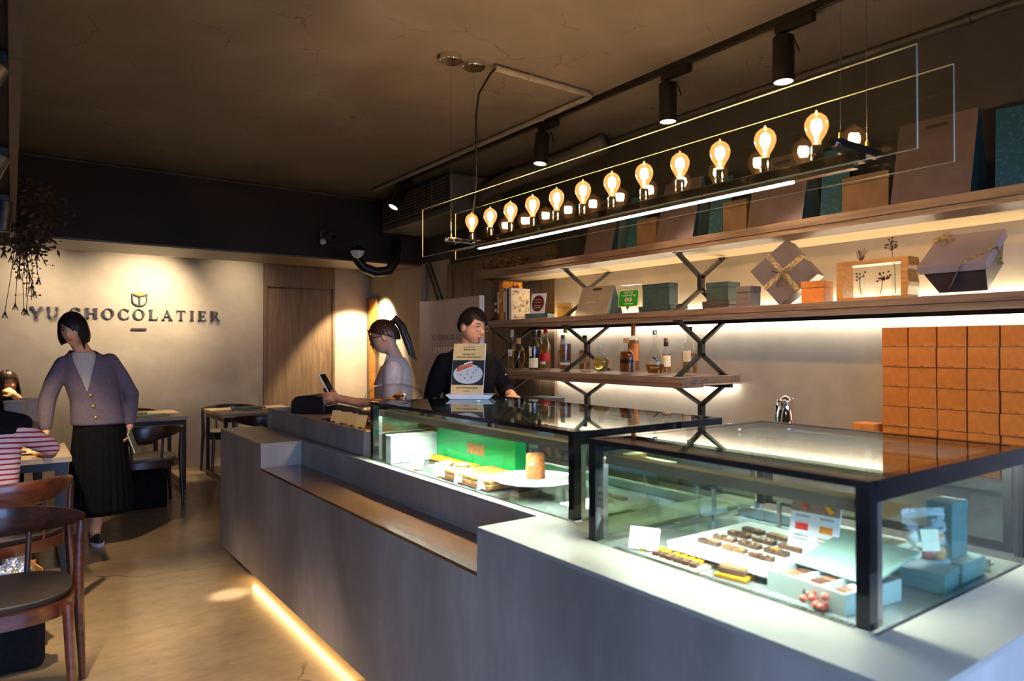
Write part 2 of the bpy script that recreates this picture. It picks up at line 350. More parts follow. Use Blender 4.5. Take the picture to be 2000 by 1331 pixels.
# serif capitals, drawn as filled outlines in a unit-height box: (advance, [polygons])
def _rect(x0, x1, y0, y1): return [(x0,y0),(x1,y0),(x1,y1),(x0,y1)]
def _ring(cx, rx, ry, th, a0=0, a1=360, n=24, cy=.5, thin=.35):
    o = []; inn = []
    for i in range(n+1):
        a = math.radians(a0+(a1-a0)*i/n); t = th*(thin+(1-thin)*abs(math.cos(a)))
        o.append((cx+rx*math.cos(a), cy+ry*math.sin(a))); inn.append((cx+(rx-t)*math.cos(a), cy+(ry-t*.7)*math.sin(a)))
    return [[o[i], o[i+1], inn[i+1], inn[i]] for i in range(n)]
S_, T_ = .205, .08   # thick stem, thin stroke
def _stem(x, w=S_): return [_rect(x, x+w, 0, 1), _rect(x-.07, x+w+.07, 0, .055), _rect(x-.07, x+w+.07, .945, 1)]
GLYPH = {
 'Y': (.86, [[(.02,1),(.22,1),(.50,.46),(.33,.46)], [(.84,1),(.75,1),(.44,.46),(.50,.40)], _rect(.34,.51,0,.48), _rect(.26,.59,0,.055), _rect(-.04,.30,.945,1), _rect(.62,.92,.945,1)]),
 'U': (.92, [_rect(.08,.25,.3,1), _rect(.72,.79,.3,1), _rect(0,.33,.945,1), _rect(.62,.89,.945,1)]+_ring(.435,.355,.31,.17,180,360,14,cy=.31)),
 'C': (.86, _ring(.46,.44,.52,.18,48,312,22)+[[(.74,.89),(.80,1.0),(.80,.68),(.75,.72)], [(.74,.11),(.80,.0),(.80,.30),(.75,.27)]]),
 'H': (1.0, _stem(.09)+_stem(.70)+[_rect(.24,.72,.47,.54)]),
 'O': (.98, _ring(.48,.46,.52,.18,0,360,28)),
 'L': (.78, _stem(.09)+[_rect(.2,.72,0,.06), [(.66,0),(.72,0),(.74,.28),(.70,.28)]]),
 'A': (.92, [[(.10,0),(.17,0),(.46,.93),(.40,.93)], [(.36,1),(.50,1),(.86,0),(.66,0)], _rect(.22,.66,.30,.365), _rect(.0,.28,0,.055), _rect(.58,.94,0,.055)]),
 'T': (.86, [_rect(.34,.51,0,1), _rect(.25,.60,0,.055), _rect(.05,.80,.935,1), [(.05,1),(.10,1),(.09,.74),(.05,.74)], [(.75,1),(.80,1),(.80,.74),(.76,.74)]]),
 'I': (.46, _stem(.13)),
 'E': (.80, _stem(.09)+[_rect(.2,.72,0,.06), _rect(.2,.70,.94,1), _rect(.2,.56,.47,.535), [(.67,0),(.72,0),(.74,.27),(.70,.27)], [(.66,1),(.70,1),(.71,.75),(.67,.75)], _rect(.53,.57,.38,.62)]),
 'R': (.92, _stem(.09)+_ring(.42,.32,.265,.17,-90,90,14,cy=.735,thin=.4)+[_rect(.24,.44,.94,1), _rect(.24,.44,.47,.53), [(.38,.49),(.54,.50),(.90,0),(.70,0)], _rect(.68,.95,0,.055)]),
}
def word(mb, text, M, h=1, depth=.05, gap=.10, single=None):
    """extrude a word in the local x/z plane (y = thickness) through matrix M; returns the width"""
    x = 0; out = []
    for ch in text:
        if ch == ' ': x += .45*h; continue
        adv, polys = GLYPH[ch]
        t = MB()
        for p in polys: t.prism([(x+u*h, v*h) for u, v in p], 'y', 0, depth)
        if single is not None: out.append((ch, t, M))
        else: mb.join(t, M)
        x += (adv+gap)*h
    return x, out
def marks(mb, x0, x1, y0, h, M, n=8, d=.0006, seed=1):
    """a line of small unreadable print: short upright strokes of uneven width"""
    r = random.Random(seed); w = (x1-x0)/n
    for i in range(n):
        a = x0+i*w; t = MB()
        t.box(a+w*.08, a+w*.92, -d, 0, y0+h*.78, y0+h); t.box(a+w*.4, a+w*.62, -d, 0, y0, y0+h)
        if r.random() > .4: t.box(a+w*.12, a+w*.9, -d, 0, y0+h*.36, y0+h*.54)
        if r.random() > .5: t.box(a+w*.1, a+w*.28, -d, 0, y0, y0+h*.6)
        mb.join(t, M)
# ------------------------------------------------------------------ room shell
XW, YB, ZC = 4.0, 8.9, 3.133
struct(box('floor', (-3,4.2,-.75,9.1,-.06,0), 'floor_mat'))
pm('street_mat', (.10,.10,.10), (.08,.08,.08), 2, rough=.8)
struct(box('floor_street', (-14,14,-16,-.76,-.2,-.06), 'street_mat'))
struct(box('ceiling', (-3,4.2,-.75,9.1,ZC,ZC+.08), 'ceiling_mat'))
wr = MB().box(XW,XW+.1,-.75,6.74,0,2.06,0).box(XW,XW+.1,6.74,9.1,0,2.42,0).box(XW,XW+.1,-.75,6.74,2.06,ZC,1).box(XW,XW+.1,6.74,9.1,2.42,ZC,1)
struct(wr.build('wall_right', ['plaster','upper_paint']))
wb = MB().box(-3,2.565,YB,YB+.1,0,ZC).box(3.49,XW,YB,YB+.1,0,ZC).box(2.565,3.49,YB,YB+.1,2.52,ZC)
struct(wb.build('wall_back', 'plaster'))
struct(box('wall_left', (-3.1,-3,-.75,9.1,0,ZC), 'plaster'))
wf = MB().box(-3,-1.6,-.75,-.65,0,ZC).box(3.3,4.1,-.75,-.65,0,ZC).box(-1.6,3.3,-.75,-.65,2.15,ZC).box(-1.6,3.3,-.75,-.65,0,.12)
struct(wf.build('wall_front', 'upper_paint'))
wn = struct(MB().box(-1.6,3.3,-.73,-.67,.12,.17).box(-1.6,3.3,-.73,-.67,2.10,2.15).box(1.9,1.95,-.73,-.67,.17,2.10).box(.1,.15,-.73,-.67,.17,2.10).build('window_1', 'black_metal'))
for a, b in ((-1.6,.1),(.15,1.9),(1.95,3.3)): box('pane', (a,b,-.703,-.697,.17,2.10), 'clear_glass', wn)
# flush timber door in the back wall
struct(box('wall_back_light_block', (2.5,3.55,8.96,9.06,0,2.6), 'dark_paint'))  # unseen dark backing added to stop outside light leaking round the door
d1 = struct(MB().box(2.565,2.60,8.86,8.95,0,2.52).box(3.455,3.49,8.86,8.95,0,2.52).box(2.60,3.455,8.86,8.95,2.19,2.52).build('door_1', 'door_wood'))
box('door_leaf', (2.606,3.449,8.875,8.93,.01,2.182), 'door_wood', d1)
# framed timber door and boards in the right wall beyond the shelves
d2 = struct(MB().box(3.955,4.0,6.62,6.72,0,2.35).box(3.955,4.0,4.84,6.62,2.26,2.35).build('door_2', 'door_wood'))
for i in range(9): box('board', (3.968-.004*(i%2),3.999,4.845+i*.197,4.845+i*.197+.193,0,2.258), 'door_wood', d2)
d3 = struct(MB().box(3.96,3.999,8.855,8.895,0,2.10).box(3.96,3.999,8.60,8.625,0,2.10).box(3.96,3.999,8.625,8.855,2.07,2.10).build('door_3', 'door_wood'))
box('door_leaf', (3.975,3.997,8.628,8.852,0,2.067), 'honey_wood', d3)
# deep ceiling beam in front of the sign wall, dark face and timber underside
bm = struct(box('trim_1', (-3,3.999,7.40,8.15,2.415,ZC-.001), 'dark_paint'))
box('underside_board', (-3,3.999,7.40,8.15,2.395,2.414), 'soffit_wood', bm)
# dropped soffit along the left with a timber lip
sf = struct(box('trim_2', (-1.2,-.012,.4,7.39,2.30,ZC-.001), 'dark_paint'))
box('lip', (-.011,.022,.4,7.39,2.285,2.55), 'soffit_wood', sf)
# pipes under the ceiling
def pipe(name, pts, r, mat, label, clips=(), cat='pipe'):
    t = thing(name, label, cat, pts[0])
    MB().tube(pts, r, 10).build('tube', mat, t, smooth=True, world=True)
    for p, ax in clips:
        p = Vector(p); MB().tube([p-Vector(ax)*.012, p+Vector(ax)*.012], r*1.25, 10).build('clip', mat, t, smooth=True, world=True)
    return t
def ang(p0, p1, k=6):  # straight run
    a, b = Vector(p0), Vector(p1); return [a.lerp(b, i/k) for i in range(k+1)]
pipe('corner_conduit', ang((3.965,1.0,ZC-.035),(3.965,7.35,ZC-.035)), .022, 'dark_conduit', 'ribbed grey conduit running along the ceiling above the shelf wall',
     [((3.965,y,ZC-.035),(0,1,0)) for y in (1.5,2.2,2.9,3.6,4.3,5.0)])
pipe('beam_conduit', ang((.05,7.385,ZC-.02),(3.4,7.385,ZC-.02)), .012, 'dark_conduit', 'thin dark conduit along the top of the dark beam', [((x,7.385,ZC-.02),(1,0,0)) for x in (.7,1.6,2.4)])
cz = ZC-.024
arc = [(3.10+.055*math.sin(a), 3.445+.055-.055*math.cos(a), cz) for a in [PI/2*i/6 for i in range(7)]]
pipe('lamp_conduit', [(2.36,3.445,cz),(2.7,3.445,cz)]+arc+ang((3.155,3.6,cz),(3.155,6.9,cz)), .020, 'conduit', 'pale plastic conduit with a bend beside the lamp canopies', [((2.62,3.445,cz),(1,0,0)),((2.9,3.445,cz),(1,0,0)),((3.155,4.0,cz),(0,1,0)),((3.155,5.2,cz),(0,1,0))])
pipe('wall_conduit', ang((3.965,7.28,0),(3.965,7.28,2.38)), .028, 'conduit', 'pale vertical conduit on the right wall beside the doorway', [((3.965,7.28,1.9),(0,0,1))])
pipe('slanting_conduit', ang((3.955,7.2,2.40),(3.955,6.80,1.75)), .014, 'dark_conduit', 'left one of two slanting conduits on the right wall', [((3.955,6.95,2.0),(0,.5,.8))])
pipe('slanting_conduit', ang((3.955,7.12,2.40),(3.955,6.72,1.80)), .014, 'dark_conduit', 'right one of two slanting conduits on the right wall', [((3.955,6.85,2.0),(0,.5,.8))])
hs = [(3.05,7.15,2.41),(3.14,7.14,2.30),(3.27,7.12,2.255),(3.42,7.1,2.28),(3.50,7.08,2.40),(3.55,7.16,2.56),(3.60,7.25,2.63),(3.64,7.37,2.66)]
pipe('black_hose', hs, .055, 'black_metal', 'thick black hose sagging below the dark beam', cat='hose')
# ------------------------------------------------------------------ hidden downlights of the room
spot('sign_spot', (1.40,8.10,2.37), (1.2,8.9,1.90), 62, (1,.80,.55), 100, 1.0)
spot('sign_spot_left', (.15,8.30,3.0), (.15,8.9,1.3), 85, (1,.80,.55), 70, 1.0, .25)
spot('sign_spot_right', (2.2,8.30,3.0), (2.25,8.9,1.4), 60, (1,.80,.55), 70, 1.0, .25)
spot('table_spot', (.35,8.2,3.0), (.05,7.55,.9), 300, (1,.72,.40), 40, .6)
spot('table_spot_mid', (1.25,8.2,3.0), (1.1,7.9,.7), 45, (1,.76,.48), 50, .6)
spot('table_spot_right', (2.1,8.2,3.0), (2.1,7.9,.7), 50, (1,.76,.48), 50, .6)
spot('passage_spot', (3.62,8.25,2.38), (3.80,8.62,.9), 170, (1,.80,.55), 84, .35)
# ------------------------------------------------------------------ concrete counter
ct = thing('service_counter', 'long grey concrete service counter with stepped ledge and lit toe kick', 'counter', (1.165,.514,0))
X0 = 1.165
top = .867
b = MB()
b.box(X0,1.345,.514,1.80,.08,top-.012).box(1.345,2.2,.514,.672,.08,top-.012).box(1.345,2.2,.672,1.51,.08,.80).box(1.345,2.2,1.51,1.66,.08,top-.012).box(1.345,1.44,1.66,1.80,.08,top-.012)
b.box(X0,1.40,1.80,4.08,.08,.716).box(1.40,1.44,1.80,5.02,.08,top-.012).box(1.44,2.2,1.66,3.25,.08,.80).box(1.44,2.2,3.25,3.32,.08,top-.012).box(X0,1.40,4.08,5.02,.08,top-.012)
b.box(1.44,1.86,3.32,5.02,.08,.80)
b.build('body', 'counter_mat', ct, world=True)
b = MB()
b.box(X0,1.345,.514,1.80,top-.012,top).box(1.345,2.2,.514,.672,top-.012,top).box(1.345,2.2,1.51,1.66,top-.012,top).box(1.345,1.44,1.66,1.80,top-.012,top)
b.box(1.40,1.44,1.80,5.02,top-.012,top).box(X0,1.40,4.08,5.02,top-.012,top).box(1.44,2.2,3.25,3.32,top-.012,top)
b.build('worktop', 'countertop_mat', ct, world=True)
box('ledge_board', (X0,1.40,1.80,4.08,.716,.728), 'ledge_wood', ct)
b = MB().box(1.46,1.475,3.32,4.95,.80,.995).box(1.475,1.93,3.32,3.335,.80,.98).box(1.475,1.93,4.935,4.95,.80,.995).box(1.93,1.945,3.32,4.95,.80,1.005).box(1.475,1.93,3.335,4.935,.80,.965)
b.build('register_riser', 'counter_mat', ct, world=True)
box('register_board', (1.475,1.93,3.335,4.12,.965,.984), 'ledge_wood', ct)
box('toe_kick', (1.235,2.15,.58,4.98,0,.08), 'countertop_mat', ct)
box('led_strip', (1.226,1.2345,.7,4.45,.060,.078), 'led_warm', ct)
# ------------------------------------------------------------------ glass display cases
pm('case_deck', (.15,.165,.155), (.12,.135,.125), 4, rough=.07, spec=.6)
glass('mirror_glass', (.84,.93,.72), 1.5, gain=11)
def display_case(label, x0, x1, y0, y1, zt, group, deck, s0=.03):
    t = thing('display_case', label, 'display case', (x0,y0,.80), group=group)
    box('deck', (x0+.01,x1-.03,y0+.01,y1-.01,.801,deck), 'case_deck', t)
    b = MB()
    for i in range(int((y1-y0-.1)/.012)): b.box(x1-.16,x1-.09,y0+.05+i*.012,y0+.056+i*.012,deck,deck+.002)
    b.build('rear_vent', 'black_metal', t, world=True)
    box('vent_rail', (x1-.18,x1-.17,y0+.03,y1-.03,deck,deck+.03), 'steel', t)
    b = MB()
    for i in range(int((y1-y0-.1)/.01)): b.box(x0+.025,x0+.05,y0+.05+i*.01,y0+.055+i*.01,deck,deck+.0015)
    b.build('front_vent', 'black_metal', t, world=True)
    box('front_glass', (x0,x0+.008,y0+.018,y1-.018,top-.006,zt-.03), 'case_glass', t)
    box('end_glass', (x0+.05,x1-.05,y0,y0+.008,top-.006,zt-.04), 'case_glass', t)
    box('end_glass', (x0+.05,x1-.05,y1-.008,y1,top-.006,zt-.04), 'mirror_glass', t)
    box('top_glass', (x0+.028,x1-.028,y0+.028,y1-.028,zt-.009,zt), 'top_glass', t)
    b = MB().box(x0-.002,x0+.028,y0,y1,zt-.014,zt+.001).box(x1-.028,x1,y0,y1,zt-.014,zt+.001).box(x0+.028,x1-.028,y0-.002,y0+.028,zt-.014,zt+.001).box(x0+.028,x1-.028,y1-.028,y1+.002,zt-.014,zt+.001)
    b.box(x0+.028,x1-.028,y0-.002,y0+.006,zt-.042,zt-.014).box(x0+.028,x1-.028,y1-.006,y1+.002,zt-.042,zt-.014)
    b.build('top_frame', 'black_gloss', t, world=True)
    for yy in (y0, y1-.026):
        box('corner_post', (x0-.001,x0+.03,yy-.001,yy+.027,top,zt-.0145), 'black_gloss', t)
        box('corner_post', (x1-.03,x1,yy,yy+.026,top,zt-.0145), 'black_metal', t)
        box('inner_post', (x0+.031,x0+.05,yy,yy+.026,top,zt-.043), 'steel', t)
    ym = (y0+y1)/2
    for a, c in ((y0+.03,ym+.02),(ym-.02,y1-.03)):
        dx = x1-.02 if a < ym-.1 else x1-.012
        d = MB().box(dx-.006,dx,a,a+.022,deck+.02,zt-.02).box(dx-.006,dx,c-.022,c,deck+.02,zt-.02).box(dx-.006,dx,a+.022,c-.022,zt-.05,zt-.02).box(dx-.006,dx,a+.022,c-.022,deck+.02,deck+.045).build('rear_door', 'black_metal', t, world=True)
        MB().box(dx-.004,dx-.002,a+.022,c-.022,deck+.045,zt-.05).build('pane', 'case_glass', d, org=t.location)
    MB().box(x0+.035,x0+.080,y0+.03,y1-.03,zt-.055,zt-.045).box(x0+.035,x0+.042,y0+.03,y1-.03,zt-.072,zt-.055).box(x0+.073,x0+.080,y0+.03,y1-.03,zt-.072,zt-.055).build('light_bar', 'copper_bar', t, world=True)
    box('led_strip', (x0+.048,x0+.067,y0+.05,y1-.05,zt-.060,zt-.0555), 'led_case', t)
    MB().box(x1-.10,x1-.06,y0+.04,y1-.04,zt-.026,zt-.016).box(x1-.10,x1-.095,y0+.04,y1-.04,zt-.042,zt-.026).build('rear_light_bar', 'white_plastic', t, world=True)
    box('led_strip', (x1-.09,x1-.07,y0+.05,y1-.05,zt-.031,zt-.0265), 'led_case', t)
    b = MB().box(x1-.33,x1-.06,y0+s0,y1-.03,deck+.105,deck+.111)
    b.build('glass_shelf', 'case_glass', t, world=True)
    for yy in (y0+s0+.005, ym+s0/2, y1-.045):
        MB().box(x1-.325,x1-.313,yy,yy+.01,deck,deck+.105).build('shelf_post', 'steel', t, world=True)
    return t
g = 'glass display cases on the counter'
display_case('near glass display case with black frame holding rows of chocolates', 1.352, 2.18, .69, 1.495, 1.157, g, .852, .24)
display_case('far glass display case with black frame holding cakes and pastries', 1.455, 2.2, 1.68, 3.22, 1.150, g, .846)
# ------------------------------------------------------------------ oak wall shelves with steel brackets and LED lines
def shelf(label, y0, y1, zt, zb, extra=True, led_down=None, led_up=False):
    t = thing('wall_shelf', label, 'shelf', (3.405,y0,zb), group='oak wall shelves')
    zm = zb+(zt-zb)*.36
    box('upper_board', (3.405,3.998,y0,y1,zm+.0025,zt), 'shelf_wood', t, bevel=.0015)
    box('lower_board', (3.408,3.62,y0,y1,zb,zm), 'shelf_wood', t, bevel=.0015)
    box('joint', (3.412,3.99,y0+.004,y1-.004,zm-.0004,zm+.0029), 'ink', t)
    box('underside', (3.62,3.998,y0,y1,zb+.012,zm-.0005), 'shelf_pale', t)
    if led_down: box('led_channel', (3.90,3.935,y0+.01,y1-.01,zb-.012,zb+.0115), 'black_metal', t); box('led_strip', (3.945,3.985,y0+.02,y1-.02,zb-.002,zb+.0115), 'led_white', t)
    if led_up: box('led_strip', (3.965,3.99,y0+.02,y1-.02,zt+.0005,zt+.008), 'led_up', t)
    return t
shelf('long top oak shelf carrying paper carrier bags', .55, 5.265, 2.101, 2.029)
shelf('long middle oak shelf with gift boxes, books and a wooden frame', .55, 5.16, 1.654, 1.592, led_down=True, led_up=True)
shelf('short lower oak shelf lined with liquor bottles', 2.907, 5.16, 1.23, 1.16, led_down=True)
def bracket(label, y):
    t = thing('shelf_bracket', label, 'bracket', (3.70,y,.8405), group='forked steel shelf brackets')
    xf, xr, xm = 3.47, 3.93, 3.70
    def fork(z0, z1, name, up=True, down=True):
        m = MB(); zc = (z0+z1)/2; s = (z1-z0)*.10
        if up:
            for xx in (xf, xr): m.bar((xm,y,zc+s),(xx,y,z1-.003),.035,.016); m.box(xx-.03,xx+.03,y-.0175,y+.0175,z1-.006,z1)
        if down:
            for xx in (xf, xr): m.bar((xm,y,zc-s),(xx,y,z0+.003),.035,.016); m.box(xx-.03,xx+.03,y-.0175,y+.0175,z0,z0+.006)
        m.box(xm-.018,xm+.018,y-.0175,y+.0175,zc-s-.02,zc+s+.02)
        m.build(name, 'bracket_metal', t, world=True)
    fork(1.654, 2.029, 'upper_fork'); fork(1.23, 1.592, 'middle_fork')
    m = MB()
    for xx in (xf, xr): m.bar((xm,y,1.04),(xx,y,1.157),.035,.016); m.box(xx-.03,xx+.03,y-.0175,y+.0175,1.154,1.16)
    m.box(xm-.018,xm+.018,y-.0175,y+.0175,.8405,1.055); m.build('lower_fork', 'bracket_metal', t, world=True)
bracket('forked dark steel bracket at the open end of the bottle shelf', 2.99)
bracket('forked dark steel bracket in the middle of the bottle shelf', 4.11)
bracket('forked dark steel bracket at the far end behind the man', 5.13)
# back counter below the shelves
bc = thing('back_counter', 'low pale back counter below the wall shelves', 'counter', (3.42,.55,0))
box('carcass', (3.45,3.998,.55,5.0,0,.80), 'counter_mat', bc); box('worktop', (3.42,3.998,.55,5.0,.80,.84), 'countertop_mat', bc)

# ------------------------------------------------------------------ liquor bottles
def bottle(label, x, y, h, prof, liq, fill, capm, caph, capr, z=1.2305, n=20, sx=1, sy=1, glassm='bottle_glass', rz=0):
    """prof: (radius, height fraction) of the glass; fill: height fraction of the liquid"""
    t = thing('liquor_bottle', label, 'bottle', (x,y,z), rz, 'liquor bottles on the lower shelf')
    P = [(r, f*h) for r, f in prof]
    MB().lathe([(P[0][0]*.96,0)]+[(r, max(zz,.003)) for r, zz in P], n=n, sx=sx, sy=sy).build('glass', glassm, t, smooth=True)
    lp = [(max(r-.003,.001), max(zz,.012)) for r, zz in P if zz <= fill*h]
    # last ring at the fill line, interpolated
    for (r0,z0),(r1,z1) in zip(P, P[1:]):
        if z0 <= fill*h < z1: rr = r0+(r1-r0)*(fill*h-z0)/(z1-z0); lp.append((max(rr-.003,.001), fill*h))
    MB().lathe(lp, n=n, sx=sx, sy=sy).build('liquid', liq, t, smooth=True)
    MB().lathe([(capr*.92,h-caph),(capr,h-caph+.004),(capr,h-.003),(capr*.9,h)], n=14).build('stopper', capm, t, smooth=True)
    return t
def label_on(t, r, z0, z1, a0, a1, mat, name='paper_label', sx=1, sy=1):
    k = 10; M = MB()
    M.grid(lambda u, v: ((r+.0008)*sx*math.cos(a0+(a1-a0)*u), (r+.0008)*sy*math.sin(a0+(a1-a0)*u), z0+(z1-z0)*v), k, 1, closeu=False)
    o = M.build(name, mat, t, solid=.0008); return o
FA = math.radians(222)   # direction from the shelf towards the room
A0, A1 = FA-1.0, FA+1.0
std = lambda r, sh=.62, nk=.014: [(r,0),(r,sh),(r*.93,sh+.05),(r*.6,sh+.11),(nk*1.15,sh+.17),(nk,sh+.2),(nk,.97)]
t = bottle('slim clear bottle with a white label, first on the lower shelf', 3.608, 5.0, .345, std(.037,.52), 'liq_pale', .36, 'cream', .065, .016); label_on(t,.037,.11,.17,A0,A1,'white_card')
t = bottle('decanter with dark spirit in a gold crossed cage', 3.53, 4.80, .27, [(.040,0),(.046,.3),(.052,.62),(.040,.72),(.018,.78),(.016,.95)], 'liq_dark', .6, 'cork', .05, .022)
m = MB()
for s in (1,-1):
    for ph in (0, PI/2, PI, 1.5*PI): m.tube([( .055*math.cos(ph+s*1.57*k/8)*(1-.15*abs(k/4-1)), .055*math.sin(ph+s*1.57*k/8)*(1-.15*abs(k/4-1)), .005+.185*k/8) for k in range(9)], .0022, 6)
m.build('cage', 'gold', t)
t = bottle('dark bottle with a square cream label and a small oval label', 3.56, 4.62, .33, std(.046,.6), 'liq_dark', .6, 'black_metal', .05, .019); label_on(t,.046,.02,.10,A0,A1,'cream'); label_on(t,.046,.115,.19,FA-.9,FA-.25,'cream','oval_label')
t = bottle('very dark tall bottle behind the cream label bottle', 3.75, 4.79, .34, std(.038,.6), 'liq_dark', .58, 'black_metal', .06, .018)
t = bottle('rose coloured brandy bottle with a red label and red cap', 3.70, 4.64, .355, [(.046,0),(.048,.3),(.046,.55),(.03,.66),(.017,.74),(.014,.82),(.014,.97)], 'liq_amber', .62, 'sign_orange', .05, .019); pm('red_label', lin((205,34,30)), lin((190,24,22)), 20, rough=.5); t.children[2].data.materials[0] = MT('red_label'); label_on(t,.0475,.07,.14,A0,A1,'red_label'); label_on(t,.0475,.045,.068,FA-.9,FA+.1,'cream','lower_label')
t = bottle('amber bottle with a portrait label, left of the gold capped bottle', 3.86, 4.60, .295, std(.042,.58), 'liq_amber', .56, 'black_metal', .055, .018); label_on(t,.042,.05,.15,A0,A1,'cork')
kb = bottle('dark red whisky bottle with gold lettering and a green tag', 3.66, 4.33, .352, [(.040,0),(.046,.03),(.047,.62),(.044,.68),(.022,.76),(.020,.84),(.016,.88),(.016,.95)], 'liq_brown', .62, 'gold', .045, .018); label_on(kb,.047,.045,.085,A0,A1,'cream'); label_on(kb,.0475,.068,.085,A0,A1,'green_card','green_band')
MB().box(-.004,.004,-.012,.012,-.02,.02).xf(Matrix.Translation((-.05,-.035,.235)) @ Matrix.Rotation(.4,4,'Z')).build('neck_tag', 'teal_light', kb)
t = bottle('amber bottle with a round portrait label behind the steel bracket', 3.74, 4.185, .285, std(.044,.55), 'liq_amber', .58, 'black_metal', .055, .019); label_on(t,.044,.06,.14,A0,A1,'cork')
t = bottle('squat heart shaped decanter of golden spirit with a glass stopper', 3.53, 3.77, .225, [(.030,0),(.050,.1),(.064,.3),(.066,.45),(.052,.56),(.02,.62),(.016,.72),(.016,.9)], 'liq_gold', .5, 'clear_glass', .05, .021, sx=.75)
t = bottle('flat shouldered amber flask with a dark band and wooden stopper', 3.60, 3.58, .255, [(.052,0),(.060,.04),(.062,.5),(.055,.6),(.03,.68),(.016,.7),(.016,.86)], 'liq_brown', .62, 'cork', .035, .022, sy=1.0, sx=.6); label_on(t,.0625,.075,.10,A0,A1,'black_metal','dark_band',sx=.62)
t = bottle('tall amber bottle with an orange label and orange capsule', 3.85, 3.755, .372, std(.046,.62), 'liq_amber', .66, 'orange_card', .095, .018); label_on(t,.046,.085,.22,A0,A1,'orange_card')
mk = bottle('clear teardrop cognac decanter with a leaping cat emblem, half full', 3.56, 3.27, .305, [(.035,0),(.055,.05),(.068,.2),(.066,.36),(.045,.52),(.024,.66),(.014,.76),(.014,.93)], 'liq_brown', .24, 'chrome', .03, .016, sx=.8)
ce = MB().prism([(-.022,.012),(-.014,.020),(-.006,.016),(.006,.006),(.020,-.010),(.028,-.024),(.016,-.014),(.014,-.028),(.006,-.010),(-.004,.0),(-.010,-.004),(-.012,.006)], 'y', -.001, .001)
ce.xf(Matrix.Translation((-.036,-.036,.108)) @ Matrix.Rotation(math.radians(-48),4,'Z')).build('cat_emblem', 'ink', mk)
t = bottle('small bottle with a cream label and a cork top behind the decanter', 3.83, 3.41, .255, std(.036,.56), 'liq_amber', .55, 'cork', .03, .018); label_on(t,.036,.05,.13,A0,A1,'cream'); label_on(t,.0165,.195,.225,0,2*PI,'black_metal','neck_band')
t = bottle('clear bottle of pale whisky at the open end of the shelf', 3.78, 3.155, .33, [(.050,0),(.052,.5),(.050,.58),(.032,.68),(.024,.74),(.026,.84),(.018,.9),(.018,.97)], 'liq_amber', .45, 'black_metal', .03, .020); label_on(t,.052,.09,.165,A0,A0+1.1,'cream')
# lettering: plain strokes for the labels
def text_obj(name, s, size, mat, parent, M, depth=.0004):
    cu = bpy.data.curves.new(name, 'FONT'); cu.body = s; cu.size = size; cu.extrude = depth; cu.align_x = 'CENTER'; cu.resolution_u = 3
    o = bpy.data.objects.new(name, cu); C.objects.link(o)
    dg = bpy.context.evaluated_depsgraph_get(); me = bpy.data.meshes.new_from_object(o.evaluated_get(dg)); bpy.data.objects.remove(o)
    me.transform(M); me.materials.clear(); me.materials.append(MT(mat))
    o = bpy.data.objects.new(name, me); C.objects.link(o); o.parent = parent; return o
def face_m(pos, yaw, lean=0):   # text standing upright, facing direction yaw (angle of the outward normal)
    return Matrix.Translation(pos) @ Matrix.Rotation(yaw+PI/2,4,'Z') @ Matrix.Rotation(PI/2-lean,4,'X')
for i, s in enumerate(('KA','VA','LAN')):
    text_obj('lettering', s, .024, 'gold', kb, face_m((.050*math.cos(FA-.35),.050*math.sin(FA-.35),.185-.022*i), FA-.35))
text_obj('lettering', 'MEUKOW', .013, 'gold', mk, face_m((-.057,-.050,.048), math.radians(222)))
# ------------------------------------------------------------------ things on the middle shelf
Z2 = 1.6545
GB = 'boxes on the middle shelf'
def rigid(name, label, cat, loc, rz=0, group=None): return thing(name, label, cat, loc, rz, group)
def lidbox(label, x, y, z, w, d, h, mat, lid=.25, rz=0, lidmat=None, name='gift_box', group=GB, mark=True):
    """box with a slightly proud lid; w along y, d along x, front at -x"""
    t = thing(name, label, 'box', (x,y,z), rz, group)
    MB().box(-d/2+.0015,d/2-.0015,-w/2+.0015,w/2-.0015,0,h-lid*h).build('base', mat, t, bevel=.0015)
    MB().box(-d/2,d/2,-w/2,w/2,h-lid*h+.001,h).build('lid', lidmat or mat, t, bevel=.0015)
    if mark:
        m = MB(); M = Matrix.Translation((-d/2-.0004,0,h*.45)) @ Matrix.Rotation(-PI/2,4,'Z'); marks(m, -w*.2, w*.2, 0, .005, M, 10); m.build('print', 'gold', t)
    return t
def book(label, x, y, th, d, h, mat, page='cream', spine=None, z=Z2, face=None):
    t = thing('book', label, 'book', (x,y,z), 0, 'upright books')
    b = MB().box(0,d,-th/2,-th/2+.002,0,h).box(0,d,th/2-.002,th/2,0,h).box(-.001,.002,-th/2,th/2,0,h); b.build('cover', mat, t)
    MB().box(.003,d-.004,-th/2+.0021,th/2-.0021,.003,h-.003).build('pages', page, t)
    if spine:
        m = MB(); k = 0
        for f0, f1 in spine: m.box(-.0016,-.0012,-th*.34,th*.34,h*f0,h*f1)
        m.build('spine_title', 'cream', t)
    if face: MB().box(.01,d-.01,-th/2-.0012,-th/2-.0002,.02,h-.02).build('cover_picture', face, t)
    return t
pm('bk_black', (.02,.016,.016), (.10,.010,.01), 9, rough=.5); pm('bk_maroon', lin((110,36,26)), None, 8); pm('bk_ochre', lin((196,146,40)), lin((170,118,28)), 8)
pm('bk_blue', lin((44,50,96)), None, 8); pm('bk_pink', lin((190,140,130)), None, 8); pm('bk_white', lin((216,204,180)), None, 8); pm('bk_green', lin((44,58,44)), None, 8)
pm('bk_food', lin((232,150,30)), lin((150,44,12)), 24, rough=.4, contrast=(.45,.55)); pm('bk_stone', lin((226,202,160)), lin((120,88,60)), 22, rough=.5, contrast=(.48,.62))
y = 5.08
